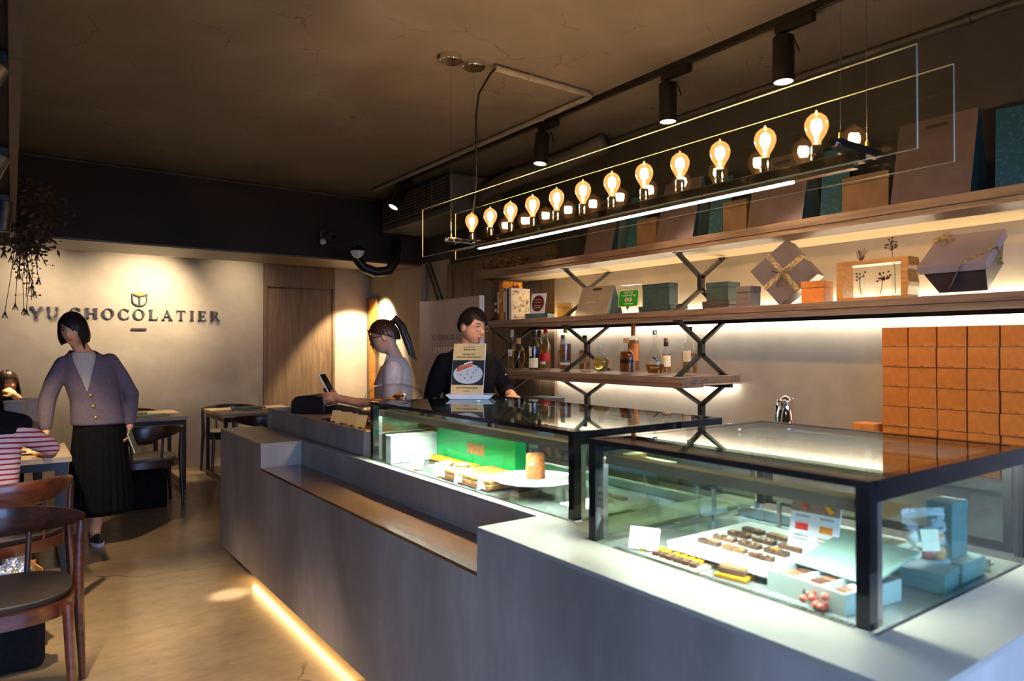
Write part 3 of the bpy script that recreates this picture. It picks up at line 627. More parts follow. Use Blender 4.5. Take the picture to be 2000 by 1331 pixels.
for lab, th, h, mt, sp in (('black book with red, blue and white dots on its spine', .040, .31, 'bk_black', [(.45,.52),(.25,.34)]), ('maroon book with pale spine lettering', .030, .315, 'bk_maroon', [(.2,.8)]),
    ('ochre yellow book with a dark medallion on its spine', .030, .315, 'bk_ochre', [(.5,.6)]), ('tall cookbook with an orange food photograph on its cover', .026, .345, 'bk_food', None),
    ('thin pink book beside the blue one', .018, .285, 'bk_pink', [(.3,.85)]), ('narrow blue book with small white spine lettering', .016, .28, 'bk_blue', [(.25,.9)]),
    ('white spined book between blue and green books', .016, .28, 'bk_white', [(.4,.5)]), ('dark green book next to the stone patterned one', .022, .275, 'bk_green', None)):
    book(lab, 3.475, y-th/2, th, .21, h, mt, spine=sp, face='bk_food' if 'cookbook' in lab else None); y -= th+.0015
book('cream book with a carved stone picture on its cover', 3.48, y-.019, .034, .20, .275, 'bk_white', face='bk_stone')
# round brown sticker card on a low teal box
lidbox('low teal box under the card with a round brown print', 3.53, 4.50, Z2, .20, .15, .042, 'teal_card', .5, rz=math.radians(28))
cd_ = thing('round_print_card', 'white leaning card with a round brown print on a low teal box', 'card', (3.50,4.50,Z2+.0425), math.radians(14))
Ml = Matrix.Rotation(math.radians(10),4,'Y')
MB().box(-.002,.002,-.075,.075,0,.17).xf(Ml).build('card', 'white_card', cd_)
m = MB().prism([(.062*math.cos(a),.085+.068*math.sin(a)) for a in [2*PI*i/28 for i in range(28)]], 'x', -.0032, -.0022); m.xf(Ml).build('round_print', 'bk_maroon', cd_)
m = MB(); Mm = Ml @ Matrix.Translation((-.0034,0,0)) @ Matrix.Rotation(-PI/2,4,'Z')
for k, zz in enumerate((.112,.09,.062,.045)): marks(m, -.036, .036, zz, .007, Mm, 12, seed=k)
m.build('print', 'cream', cd_)
lidbox('small mustard coloured cube box beside the leaning card', 3.55, 4.20, Z2, .11, .11, .115, 'bk_ochre', .0+.3, rz=math.radians(38))
def carrier(name, label, x, y, z, w, d0, h, mat, sidemat, rz=0, top=.012, group='paper carrier bags', handle=True, mark=True):
    """wedge shaped carrier bag: deep base, pinched top; front towards -x"""
    t = thing(name, label, 'bag', (x,y,z), rz, group)
    A = [(-d0/2,-w/2,0),(-d0/2,w/2,0),(d0/2,w/2,0),(d0/2,-w/2,0),(-top/2,-w/2,h),(-top/2,w/2,h),(top/2,w/2,h),(top/2,-w/2,h)]
    MB().add(A, [(0,1,5,4),(2,3,7,6),(0,3,2,1)]).build('panel', mat, t, solid=.0015)
    inn = .25*d0
    MB().add([A[0],A[3],A[7],A[4],(0,-w/2+inn,0),(0,-w/2+.004,h)], [(0,4,5,3),(4,1,2,5)]).build('gusset', sidemat, t)
    MB().add([A[1],A[2],A[6],A[5],(0,w/2-inn,0),(0,w/2-.004,h)], [(4,0,3,5),(1,4,5,2)]).build('gusset', sidemat, t)
    sl = math.atan2((d0-top)/2, h)
    if handle:
        q = .30*w/2
        pts = [(q*math.cos(a)*1.0, .011*math.sin(a)) for a in [2*PI*i/20 for i in range(20)]]
        pts = [(max(-q,min(q,u*1.15)), v) for u, v in pts]
        m = MB().prism(pts, 'x', -.0016, .0006); m.xf(Matrix.Translation((-top/2-(.10)*math.tan(sl)*h,0,h*.90)) @ Matrix.Rotation(sl,4,'Y')); m.build('hand_hole', 'ink', t)
    if mark:
        m = MB(); Mx = Matrix.Translation((-(d0/2)*(1-.45)-top*.25-.0012,0,h*.45)) @ Matrix.Rotation(sl,4,'Y') @ Matrix.Rotation(-PI/2,4,'Z')
        word(m, 'YU CHOCOLATIER', Mx @ Matrix.Translation((-w*.21,-.0008,0)), h=.0045*w/.3*1.4, depth=.0006); m.build('print', 'cream', t)
    return t
carrier('carrier_bag', 'taupe paper carrier bag with a slot handle on the middle shelf', 3.60, 3.87, Z2, .31, .20, .225, 'bag_paper', 'teal_card', rz=math.radians(6))
# green review sticker on a clear acrylic stand
gs = thing('review_sign', 'green speech bubble sticker on a clear acrylic stand', 'sign', (3.50,3.47,Z2), math.radians(6))
Mg = Matrix.Rotation(math.radians(8),4,'Y')
MB().box(-.0015,.0015,-.105,.105,0,.205).xf(Mg).build('acrylic_sheet', 'clear_glass', gs)
MB().box(-.0015,.07,-.105,.105,0,.003).build('acrylic_foot', 'clear_glass', gs)
def bubble(e): return [(-.075-e,.055-e),(-.015-e,.055-e),(0,.030-1.6*e),(.015+e,.055-e),(.075+e,.055-e),(.083+e,.063-e),(.083+e,.157+e),(.075+e,.165+e),(-.075-e,.165+e),(-.083-e,.157+e),(-.083-e,.063-e)]
MB().prism([(-u,v) for u, v in bubble(.005)], 'x', -.0030, -.0018).xf(Mg).build('sticker_rim', 'cream', gs)
pm('sticker_green', (.03,.36,.02), (.025,.31,.015), 10, rough=.35)
MB().prism([(-u,v) for u, v in bubble(0)], 'x', -.0036, -.0031).xf(Mg).build('sticker', 'sticker_green', gs)
m = MB(); Mp = Mg @ Matrix.Translation((-.0038,0,0)) @ Matrix.Rotation(-PI/2,4,'Z')
marks(m,-.04,.04,.142,.015,Mp,4,seed=3); marks(m,-.066,.066,.121,.014,Mp,8,seed=4); marks(m,-.03,.045,.066,.009,Mp,10,seed=5); m.build('print', 'cream', gs)
m = MB()
for s in (-1,1):
    m.prism([(s*.016+.015*math.cos(a), .100+.015*math.sin(a)) for a in [2*PI*i/18 for i in range(18)]], 'x', -.0042, -.0038)
m.xf(Mg).build('owl_eyes', 'cream', gs)
m = MB()
for s in (-1,1): m.prism([(s*.016+.006*math.cos(a), .100+.006*math.sin(a)) for a in [2*PI*i/12 for i in range(12)]], 'x', -.0046, -.0043)
m.prism([(-.004,.094),(.004,.094),(0,.086)], 'x', -.0046, -.0043); m.prism([(-.030,.114),(0,.120),(.030,.114),(.022,.120),(0,.1235),(-.022,.120)], 'x', -.0046, -.0043)
m.xf(Mg).build('owl_pupils', 'ink', gs)
lidbox('low dark box under the large teal gift box', 3.60, 3.235, Z2, .29, .17, .045, 'teal_card', .6)
lidbox('large upright teal gift box resting on a low box', 3.60, 3.26, Z2+.046, .245, .09, .152, 'teal_card', .2)
pc = thing('pine_cone', 'small brown pine cone beside the teal boxes', 'pine cone', (3.53,3.02,Z2))
for k in range(5):
    m = MB()
    for j in range(8): a = 2*PI*j/8+k*.4; rr = .022*math.sin(PI*(k+1)/6.2); m.ball((rr*math.cos(a), rr*math.sin(a), .008+.009*k), (.008,.008,.0045), 6, 4)
    m.build('scale_ring', 'pastry_dark' if k % 2 else 'twig', pc, smooth=True)
lidbox('low taupe box under the smaller teal box', 3.58, 2.73, Z2, .20, .14, .05, 'taupe_dark', .5)
lidbox('smaller teal box stacked on a low taupe box', 3.58, 2.725, Z2+.051, .165, .12, .115, 'teal_card', .3)
lidbox('small taupe box left of the ribboned diamond box', 3.50, 2.485, Z2, .10, .10, .12, 'taupe_card', .3)
# big ribboned boxes
pm('ribbon', lin((196,158,60)), lin((120,110,104)), 70, rough=.35, stretch=(1,1,1), contrast=(.45,.55))
def bow(mb, c, s, ax_u, ax_v, nrm):
    c = Vector(c); u, v, n = Vector(ax_u), Vector(ax_v), Vector(nrm)
    for sg in (1,-1):
        pts = [c+u*(sg*s*f)+v*(g*s)+n*(k*s) for f, g, k in ((0,0,.1),(.5,.45,.3),(1.0,.5,.35),(1.05,.2,.4),(.5,.05,.35),(0,0,.15))]
        mb.tube(pts, s*.13, 6, sq=(1,.25))
        for e in (.55, 1.0): mb.tube([c+n*s*.1, c+u*(sg*s*.5*e)-v*(s*.8)+n*s*.25, c+u*(sg*s*.7*e)-v*(s*1.6)+n*s*.05], s*.11, 6, sq=(1,.25))
    mb.ball(c+n*s*.2, s*.2, 8, 6)
db = thing('ribboned_box', 'taupe gift box balanced on its corner with a gold ribbon bow', 'box', (3.60,2.29,Z2), math.radians(16))
Mr = Matrix.Translation((0,0,.183)) @ Matrix.Rotation(math.radians(45+6),4,'X')
h = .128
MB().box(-.06,.06,-h,h,-h,h).xf(Mr).build('base', 'taupe_card', db, bevel=.002)
MB().box(-.10,-.035,-h-.003,h+.003,-h-.003,h+.003).xf(Mr).build('lid', 'taupe_card', db, bevel=.002)
m = MB().box(-.102,.061,-.014,.014,-h-.005,h+.005).box(-.1022,.0612,-h-.0055,h+.0055,-.014,.014)
m.xf(Mr).build('ribbon', 'ribbon', db)
m = MB(); bow(m, (-.104,0,.183), .05, (0,1,0), (0,0,1), (-1,0,0)); m.build('bow', 'ribbon', db, smooth=True)
lidbox('bright orange cube box in front of the diamond box', 3.53, 2.075, Z2, .125, .12, .118, 'orange_card', .3, rz=math.radians(8))
# reclaimed wood frame with test tube vases
wfr = thing('vase_frame', 'honey coloured wooden frame holding slim glass tubes of dried berries', 'vase', (3.55,1.77,Z2))
MB().box(-.055,.055,.145,.178,0,.205).build('side', 'honey_wood', wfr, bevel=.002)
rs = [(-.180+.004*math.sin(k*1.3)+.003*math.sin(k*3.1), .205*k/10) for k in range(11)]
MB().prism([(-.146,0)]+[(-.146,.205)]+[(y_, z_) for y_, z_ in rs[::-1]], 'x', -.055, .055).build('side', 'honey_wood', wfr)
MB().box(-.055,.055,-.146,.145,0,.018).build('bottom_rail', 'honey_wood', wfr, bevel=.002)
MB().box(-.055,.055,-.146,.145,.182,.205).build('top_rail', 'honey_wood', wfr, bevel=.002)
def sprig(t, x, y, z, h, seed, berries=9, spread=.03, br=.0045):
    r = random.Random(seed); m = MB(); bb = MB()
    tip = Vector((x+r.uniform(-.01,.01), y+r.uniform(-.02,.02), z+h)); mid = Vector((x,y,z)).lerp(tip,.5)+Vector((0,r.uniform(-.012,.012),0))
    m.tube([(x,y,z), mid, tip], .0016, 5)
    for k in range(berries):
        q = tip+Vector((r.uniform(-spread,spread)*.6, r.uniform(-spread,spread), r.uniform(-.02,.03))); m.tube([mid.lerp(tip,.75), q], .0009, 4); bb.ball(q, br, 7, 5)
    m.build('stem', 'twig', t); bb.build('berries', 'berry_dark', t, smooth=True)
for k, (yy, hh) in enumerate(((.075,.135),(-.02,.09),(-.095,.15))):
    MB().lathe([(.015,0),(.0165,.003),(.0165,.11 if k != 1 else .055)], (0,yy,.0185), 14).build('glass_tube', 'bottle_glass', wfr, smooth=True)
sprig(wfr, 0,-.02,.03,.085,4,18,.036,.0055); sprig(wfr, 0,-.095,.03,.245,8,14,.030,.0052); sprig(wfr, 0,.075,.03,.10,12,7,.024,.005)
m = MB()
for k in range(16): a = rnd.uniform(-.8,.8); m.tube([(0,.075,.20),(rnd.uniform(-.01,.01),.075+.02*math.sin(a),.225),(rnd.uniform(-.02,.02),.075+.045*math.sin(a),.262+rnd.uniform(-.01,.015))], .0011, 4)
m.build('dried_tuft', 'dried_red', wfr)
# large tapered box tilted on its edge
bb_ = thing('ribboned_box', 'large dark taupe tapered gift box tipped back with a gold ribbon', 'box', (3.65,1.40,Z2), 0)
Mt = Matrix.Translation((0,0,.012)) @ Matrix.Rotation(math.radians(-24),4,'Y')
bs, ls = .102, .138
V = [(-bs,-bs*1.0,0),(bs,-bs,0),(bs,bs,0),(-bs,bs,0),(-ls,-ls,.165),(ls,-ls,.165),(ls,ls,.165),(-ls,ls,.165)]
Mt = Matrix.Translation((-.0,0,.098)) @ Matrix.Rotation(math.radians(-36),4,'Y')
MB().add(V,[(0,3,2,1),(0,1,5,4),(1,2,6,5),(2,3,7,6),(3,0,4,7),(4,5,6,7)]).xf(Mt @ Matrix.Translation((.03,0,-.04))).build('base', 'taupe_dark', bb_, bevel=.002)
MB().box(-ls-.005,ls+.005,-ls-.005,ls+.005,.135,.178).xf(Mt @ Matrix.Translation((.03,0,-.04))).build('lid', 'lilac_lit_card', bb_, bevel=.002)
for a, b2 in (((-ls-.007,-.05,.180),(-.02,-ls-.008,.180)),((-ls-.0075,-.05,.179),(-bs-.020,.04,.04)),((-.02,-ls-.0085,.179),(.05,-bs-.020,.04)),((.08,ls+.008,.180),(ls+.007,.08,.180))): MB().bar(a,b2,.020,.0016).xf(Mt @ Matrix.Translation((.03,0,-.04))).build('ribbon', 'ribbon', bb_)
m = MB(); bow(m, (.10,.11,.182), .040, (.7,-.7,0), (.7,.7,0), (0,0,1)); m.xf(Mt @ Matrix.Translation((.03,0,-.04))); m.build('bow', 'ribbon', bb_, smooth=True)
lidbox('dark taupe box half hidden right of the large ribboned box', 3.84, 1.06, Z2, .16, .16, .15, 'taupe_dark', .3)
# ------------------------------------------------------------------ carrier bags on the top shelf
Z1 = 2.1015
pm('blue_print', (.012,.075,.115), (.02,.13,.19), 60, rough=.5, contrast=(.55,.62))
for k, (y0, y1, wh) in enumerate(((1.32,1.67,'nearest'),(2.14,2.49,'second nearest'),(2.89,3.2,'third nearest'),(3.62,3.92,'farthest'))):
    carrier('carrier_bag', 'tall taupe paper carrier bag on the top shelf, %s of four' % wh, 3.60, (y0+y1)/2, Z1, y1-y0, .22, .42, 'taupe_card', 'teal_card', group='taupe bags on the top shelf', mark=False)
for k, (y0, y1, wh) in enumerate(((1.10,1.27,'nearest'),(1.96,2.10,'second nearest'),(2.71,2.85,'third nearest'),(3.43,3.57,'farthest'))):
    carrier('carrier_bag', 'deep blue patterned carrier bag on the top shelf, %s of four' % wh, 3.66, (y0+y1)/2, Z1, y1-y0, .16, .40, 'blue_print', 'dark_paint', rz=math.radians(14), group='blue bags on the top shelf', handle=False, mark=False)
pm('brown_box', lin((120,90,58)), lin((104,76,48)), 8, rough=.6)
for k, (y0, y1, wh) in enumerate(((1.69,1.93,'nearest'),(2.51,2.68,'middle'),(3.22,3.40,'farthest'))):
    lidbox('brown flat topped box between the top shelf bags, %s of three' % wh, 3.62, (y0+y1)/2, Z1, y1-y0, .2, .20, 'brown_box', .2, group='brown boxes on the top shelf', mark=False)
df = thing('dried_bouquet', 'bundle of orange red dried leaves at the far end of the top shelf', 'dried flowers', (3.55,4.95,Z1))
m = MB(); m2 = MB()
for k in range(150):
    a = Vector((rnd.gauss(0,.07), rnd.uniform(-.25,.36), abs(rnd.gauss(.05,.045))+.004)); d = Vector((rnd.uniform(-1,1),rnd.uniform(-1,1),rnd.uniform(-.5,1))).normalized()*.028; e = d.cross(Vector((.3,.5,.8))).normalized()*.010
    (m if k % 3 else m2).add([a,a+d*.5+e,a+d,a+d*.5-e],[(0,1,2,3)])
m.build('leaves', 'dried_red', df, solid=.0008); m2.build('leaves', 'pastry_dark', df, solid=.0008)
m = MB()
for k in range(12): m.tube([(rnd.uniform(-.05,.05),-.2,.01),(rnd.uniform(-.06,.06),.05,.03),(rnd.uniform(-.08,.08),.34,.05)], .002, 5)
m.build('stems', 'twig', df)
# ------------------------------------------------------------------ stacked orange boxes on the back counter
ZB = .8405
xs = [(1.657,.118),(1.530,.116),(1.404,.118),(1.277,.120),(1.150,.116),(1.026,.116)]
proto = None
ORD = ['leftmost','second','third','fourth','fifth','sixth']; ROW = ['bottom','second','third','fourth','fifth','sixth','top']
hh = .0958
for ci, (yc, w) in enumerate(xs):
    for ri in range(7):
        lab = 'small orange carton, %s row up, %s column of the stacked wall' % (ROW[ri], ORD[ci])
        lx, lz = 3.555+rnd.uniform(-.005,.005), ZB+ri*(hh+.0006)
        rz = rnd.uniform(-.012,.012); off = rnd.uniform(-.002,.002)
        if proto is None:
            t = thing('orange_carton', lab, 'box', (lx,yc+off,lz), rz, 'stacked orange cartons')
            MB().box(-.058,.058,-.0605,.0605,0,hh).build('sleeve', 'orange_card', t, bevel=.0025)
            m = MB().prism([(.011*math.cos(a), .0+.011*math.sin(a)) for a in [PI*i/10 for i in range(11)]], 'x', -.0590, -.0578); m.build('thumb_notch', 'orange_flute', t)
            MB().box(-.0584,-.0579,-.0590,.0590,.0006,.0030).build('drawer_edge', 'choc_milk', t)
            proto = t
        else: dup(proto, (lx,yc+off,lz), rz, lab)
        if ci == 0 and ri == 0:
            pass
lidbox('low orange box sticking out left of the stacked orange cartons', 3.53, 1.80, ZB, .11, .12, .195, 'orange_card', .3, name='orange_box', group=None, mark=False)
# coffee jug and tray of teaspoons on the back counter
jg = thing('vacuum_jug', 'polished steel vacuum jug with a curved handle', 'jug', (3.68,2.36,.8905))
MB().lathe([(.074,-.05),(.077,-.04),(.075,.01),(.070,.06),(.045,.15),(.033,.185),(.036,.20)], n=28).build('body', 'chrome', jg, smooth=True)
MB().lathe([(.034,.200),(.038,.206),(.036,.225),(.018,.240),(.006,.246)], n=24).build('lid', 'chrome', jg, smooth=True)
MB().tube([(-.030,.004,.215),(-.058,.01,.222),(-.075,.01,.19),(-.084,.01,.12),(-.078,.01,.05)], [.010,.011,.011,.010,.008], 8, sq=(1,.6)).build('handle', 'chrome', jg, smooth=True)
MB().tube([(.030,0,.205),(.050,-.004,.215),(.060,-.004,.228)], [.014,.010,.008], 8).build('spout', 'chrome', jg, smooth=True)
tr = thing('utensil_tray', 'dark tray heaped with steel teaspoons on the back counter', 'tray', (3.62,2.66,.8405))
MB().box(-.09,.09,-.15,.15,0,.006).box(-.09,-.085,-.15,.15,.006,.085).box(.085,.09,-.15,.15,.006,.085).box(-.085,.085,-.15,-.145,.006,.085).box(-.085,.085,.145,.15,.006,.085).build('tray', 'taupe_dark', tr)
for k in range(14):
    y0 = rnd.uniform(-.13,.12); x0 = rnd.uniform(-.06,.05); z0 = .085+rnd.uniform(-.012,.012)
    m = MB().tube([(x0,y0-.05,z0),(x0+.01,y0,z0+.006),(x0+.02,y0+.035,z0+.003)], .0025, 5).ball((x0+.022,y0+.045,z0+.003),(.008,.013,.004),8,5); m.build('teaspoon', 'chrome', tr, smooth=True)
# pale printed panel standing behind the man, dark box beneath the lower shelf
pn = thing('printed_panel', 'tall pale panel printed with the shop name behind the man', 'sign', (3.36,5.7,0))
MB().box(3.36,3.40,5.15,6.26,.02,1.88).build('panel', 'panel_print', pn, world=True, bevel=.003)
box('edge_strip', (3.355,3.402,5.135,5.149,.02,1.88), 'white_plastic', pn)
m = MB(); Mw = Matrix.Translation((3.359,6.02,1.49)) @ Matrix.Rotation(-PI/2,4,'Z'); word(m, 'YU CHOCOLATIER', Mw, h=.055, depth=.0015); m.build('lettering', 'taupe_dark', pn, world=True)
m = MB(); marks(m, 0,.62,0,.05, Matrix.Translation((3.3595,5.95,1.37)) @ Matrix.Rotation(-PI/2,4,'Z'), 12); m.build('print', 'cream', pn, world=True)
lidbox('dark brown carton on the back counter below the bottles', 3.60, 4.55, ZB, .30, .22, .165, 'taupe_dark', .2, group=None, mark=False, name='carton')
# ------------------------------------------------------------------ glass pendant lamp with twelve bulbs
YC = 3.50
pl = thing('pendant_lamp', 'long pendant lamp with twelve glowing bulbs between two glass sheets', 'lamp', (2.165,2.34,2.05))
for xx in (2.05, 2.285):
    b = MB().box(xx-.003,xx+.003,.905,3.78,1.975,2.268); b.m = [1,1,1,0,1,0]
    b.build('glass_sheet', ['pend_glass','glass_edge_lit'], pl, world=True)
MB().box(2.14,2.19,1.12,3.62,2.002,2.035).build('bar', 'chrome', pl, world=True, bevel=.002)
box('led_housing', (2.150,2.180,1.14,3.34,1.985,2.0015), 'steel', pl)
box('led_strip', (2.155,2.175,1.36,3.32,1.9815,1.9847), 'led_pend', pl)
def bulb_mat():
    m = glass('bulb_glass', (1.0,.93,.80), 1.4); nt = m.node_tree; N = nt.nodes; L = nt.links
    out = N['Material Output']; src = out.inputs[0].links[0].from_socket
    em = N.new('ShaderNodeEmission'); em.inputs[0].default_value = (1,.40,.11,1); em.inputs[1].default_value = .34  # warm emission imitates filament light scattered in the bulb glass
    ad = N.new('ShaderNodeAddShader'); L.new(src, ad.inputs[0]); L.new(em.outputs[0], ad.inputs[1]); L.new(ad.outputs[0], out.inputs[0])
BP = [(.0135,0),(.0145,.012),(.020,.022),(.031,.040),(.0375,.060),(.0375,.075),(.031,.092),(.018,.104),(.006,.1085),(.0025,.118)]
fil = MB()
for k in range(10):
    a = 2*PI*k/10; fil.tube([(.011*math.cos(a),.011*math.sin(a),.046),(.016*math.cos(a+.3),.016*math.sin(a+.3),.062),(.013*math.cos(a+.6),.013*math.sin(a+.6),.082)], .0019, 5)
fm = fil.mesh('filament'); fm.materials.append(MT('filament'))
gm = MB().lathe(BP, n=20).mesh('bulb_glass'); bulb_mat(); gm.materials.append(MT('bulb_glass')); gm.polygons.foreach_set('use_smooth', [True]*len(gm.polygons))
sm = MB().lathe([(.0185,-.0525),(.0185,-.004),(.0165,.0)], n=18).mesh('socket'); sm.materials.append(MT('chrome')); sm.polygons.foreach_set('use_smooth', [True]*len(sm.polygons)); sm.set_sharp_from_angle(angle=.8)
st = MB().tube([(0,0,.0),(0,0,.045)], .004, 6).mesh('stem'); st.materials.append(MT('bulb_glass'))
for i in range(12):
    y = 3.40-i*(3.40-1.272)/11; z = 2.0885
    so = bpy.data.objects.new('socket', sm); C.objects.link(so); so.parent = pl; so.location = Vector((2.165,y,z))-pl.location
    bu = bpy.data.objects.new('bulb', gm); C.objects.link(bu); bu.parent = pl; bu.location = so.location
    fo = bpy.data.objects.new('filament', fm); C.objects.link(fo); fo.parent = bu
    s2 = bpy.data.objects.new('glass_stem', st); C.objects.link(s2); s2.parent = bu
for yy, mt in ((3.50,'chrome'),(1.145,'black_metal')):
    MB().box(2.053,2.282,yy-.018,yy+.018,2.036,2.062).build('cross_bar', mt, pl, world=True, bevel=.003)
    for xx in (2.045,2.29): MB().tube([(xx-.008,yy,2.049),(xx+.008,yy,2.049)], .014, 12).build('fixing_cap', 'chrome', pl, world=True, smooth=True)
    for xx in (2.085,2.245):
        MB().tube([(xx,yy,2.062),(xx,yy,3.10)], .0016, 6).build('suspension_wire', 'steel', pl, world=True)
        MB().tube([(xx,yy,2.062),(xx,yy,2.085)], .006, 8).build('wire_grip', 'gold', pl, world=True, smooth=True)
MB().tube([(2.20,3.47,2.06),(2.235,3.46,2.4),(2.235,3.46,2.8),(2.25,3.455,2.93),(2.33,3.445,3.07),(2.36,3.445,3.10)], .007, 8).build('power_cord', 'black_metal', pl, world=True, smooth=True)
MB().tube([(2.165,1.20,2.04),(2.185,1.16,2.02),(2.20,1.14,2.05)], .008, 8).build('cable_loop', 'white_plastic', pl, world=True, smooth=True)
for xx in (2.085,2.245):
    MB().lathe([(.064,-.036),(.068,-.032),(.068,0)], (xx,3.50,ZC-.0005), 28).build('ceiling_canopy', 'chrome', pl, world=True, smooth=True, sep=25)
for xx in (2.085,2.245):
    MB().lathe([(.064,-.036),(.068,-.032),(.068,0)], (xx,1.145,ZC-.0005), 28).build('ceiling_canopy', 'chrome', pl, world=True, smooth=True)
# ------------------------------------------------------------------ ceiling track and spotlights
tk = thing('ceiling_track', 'black lighting track running along the ceiling above the aisle', 'light track', (3.235,4.0,ZC))
MB().box(3.215,3.255,.9,6.55,ZC-.036,ZC-.0005).build('rail', 'black_metal', tk, world=True, bevel=.002)
box('slot', (3.228,3.242,.9,6.55,ZC-.0375,ZC-.0362), 'ink', tk)
def track_spot(label, y, drop, tilt=0, on=True, watts=26, tgt=None, chain=True):
    t = thing('track_spotlight', label, 'spotlight', (3.235,y,ZC-.038), group='black can spotlights on the track')
    MB().box(-.020,.020,-.11,.10,-.045,0).build('adapter', 'black_metal', t, bevel=.002)
    Mx = Matrix.Translation((0,.06,-.040)) @ Matrix.Rotation(tilt,4,'Y')
    MB().tube([(0,0,0),(0,0,-drop)], .010, 8).xf(Mx).build('arm', 'black_metal', t, smooth=True)
    MB().lathe([(.0,0),(.050,-.0),(.054,-.004),(.054,-.230),(.049,-.232)][::-1], (0,0,-drop), 28).xf(Mx).build('can', 'black_metal', t, smooth=True)
    MB().lathe([(.0,-.220),(.045,-.222),(.0485,-.2322)][::-1], (0,0,-drop), 28).xf(Mx).build('lens', 'lamp_face', t, smooth=True)
    if chain:
        for k in range(4): MB().tube([(.06,.045-.010*k,-.045-.026*k),(.06,.037-.010*k,-.066-.026*k)], .004, 6).build('joint', 'black_metal', t)
    p = Mx @ Vector((0,0,-drop-.245)); L = Vector((3.235,y,ZC-.038))+p
    spot('track_spot_lamp', L, tgt or (L.x-.02,L.y,0), watts, (1,.84,.62), 58, .7, .035)
    return t
track_spot('black can spotlight at the far end above the air conditioner', 6.30, .02, .5, watts=18, tgt=(3.9,6.6,.6), chain=False)
track_spot('black can spotlight beside the conduit bend', 4.02, .03, .12, watts=40, tgt=(3.0,4.2,0))
track_spot('black can spotlight above the middle of the pendant', 2.80, .03, 0, watts=40)
track_spot('black can spotlight nearest the camera on the track', 2.02, .03, 0, watts=40)
for k, (y, z, tl, lab) in enumerate(((2.55,2.235,.45,'nearest'),(3.75,2.235,.4,'middle'),(4.9,2.22,.08,'farthest'))):
    t = thing('soffit_spotlight', 'black can spotlight under the left soffit, %s of three' % lab, 'spotlight', (-.034,y,2.2845), group='can spotlights under the soffit')
    Mx = Matrix.Rotation(tl,4,'Y')
    MB().box(-.02,.02,-.05,.05,-.03,0).build('adapter', 'black_metal', t)
    MB().lathe([(.036,-.20),(.043,-.198),(.043,-.03),(.0,-.028)], n=24).xf(Mx).build('can', 'black_metal', t, smooth=True)
    MB().lathe([(.0,-.1955),(.036,-.1995)][::-1], n=24).xf(Mx).build('lens', 'lamp_face', t, smooth=True)
spot('soffit_lamp', (-.1,2.35,2.05), (.45,3.0,0), 110, (1,.76,.46), 46, .8)
spot('soffit_lamp', (-.1,3.75,2.05), (.45,4.3,0), 95, (1,.76,.46), 46, .8)
spot('pin_spot_lamp', (-.1,3.8,2.05), (1.03,4.2,0), 420, (1,.88,.7), 6, 1.0, .03)
spot('soffit_lamp', (-.08,4.9,2.0), (.5,5.9,0), 45, (1,.76,.46), 46, .8)
# ------------------------------------------------------------------ air conditioner, duct, cameras
ac = thing('air_conditioner', 'dark ceiling air conditioner with a long louvred grille', 'air conditioner', (3.35,6.3,2.70))
MB().box(3.35,3.95,5.62,7.12,2.70,3.07).build('housing', 'ac_white', ac, world=True, bevel=.015)
MB().box(3.335,3.3495,5.66,7.08,2.76,3.04).build('grille_frame', 'dark_paint', ac, world=True)
for i in range(9): MB().box(-.012,.0,5.68,7.06,-.004,.004).xf(Matrix.Translation((3.335,0,2.78+i*.03)) @ Matrix.Rotation(.5,4,'Y')).build('louvre', 'ac_white', ac, world=True)
for y in (5.95,6.3,6.65): box('mullion', (3.322,3.334,y-.008,y+.008,2.76,3.04), 'ac_white', ac)
pts = [(3.66,5.57,2.88),(3.68,5.35,2.93),(3.70,5.0,2.96),(3.70,4.6,2.95),(3.74,4.25,2.98),(3.80,4.0,3.03)]
fd = thing('flexible_duct', 'dark flexible duct looping from the air conditioner along the wall', 'duct', pts[0])
def rib(pts, k=10):
    o = []
    for a, b2 in zip(pts, pts[1:]): o += [Vector(a).lerp(Vector(b2), i/k) for i in range(k)]
    return o+[Vector(pts[-1])]
q = rib(pts); MB().tube(q, [.085 if i % 2 else .078 for i in range(len(q))], 14).build('hose', 'ac_white', fd, smooth='all', world=True)
MB().tube([(3.66,5.615,2.88),(3.66,5.56,2.88)], .098, 16).build('collar', 'dark_conduit', fd, smooth=True, world=True)
sc1 = thing('security_camera', 'small round security camera on the dark beam', 'camera', (2.78,7.39,2.66))
MB().lathe([(.05,0),(.055,.01),(.055,.03)], n=20).xf(Matrix.Rotation(PI/2,4,'X')).build('base', 'dark_conduit', sc1, smooth=True)
MB().tube([(0,-.03,0),(.01,-.09,-.03)], .018, 10).build('arm', 'dark_conduit', sc1, smooth=True)
MB().tube([(.01,-.07,-.01),(.03,-.20,-.05)], .045, 18).build('barrel', 'dark_conduit', sc1, smooth=True)
MB().tube([(.03,-.20,-.05),(.0305,-.205,-.0515)], .032, 18).build('lens', 'black_gloss', sc1, smooth=True)
MB().ball((-.045,-.10,-.09), .034, 14, 9).build('lamp', 'white_plastic', sc1, smooth=True)
dm = thing('dome_sensor', 'white dome sensor with a black collar on a black arm beside the air conditioner', 'sensor', (2.90,6.75,2.43))
MB().lathe([(.0,-.085),(.03,-.080),(.058,-.055),(.072,-.02),(.072,-.012)], n=24).build('dome', 'white_plastic', dm, smooth=True)
MB().lathe([(.074,-.0118),(.074,.0),(.055,.03),(.02,.045),(.008,.05)], n=24).build('collar', 'black_gloss', dm, smooth=True)
MB().tube([(0,0,.05),(0,.02,.10),(0,.64,.16)], .007, 8).build('rod', 'black_metal', dm, smooth=True)
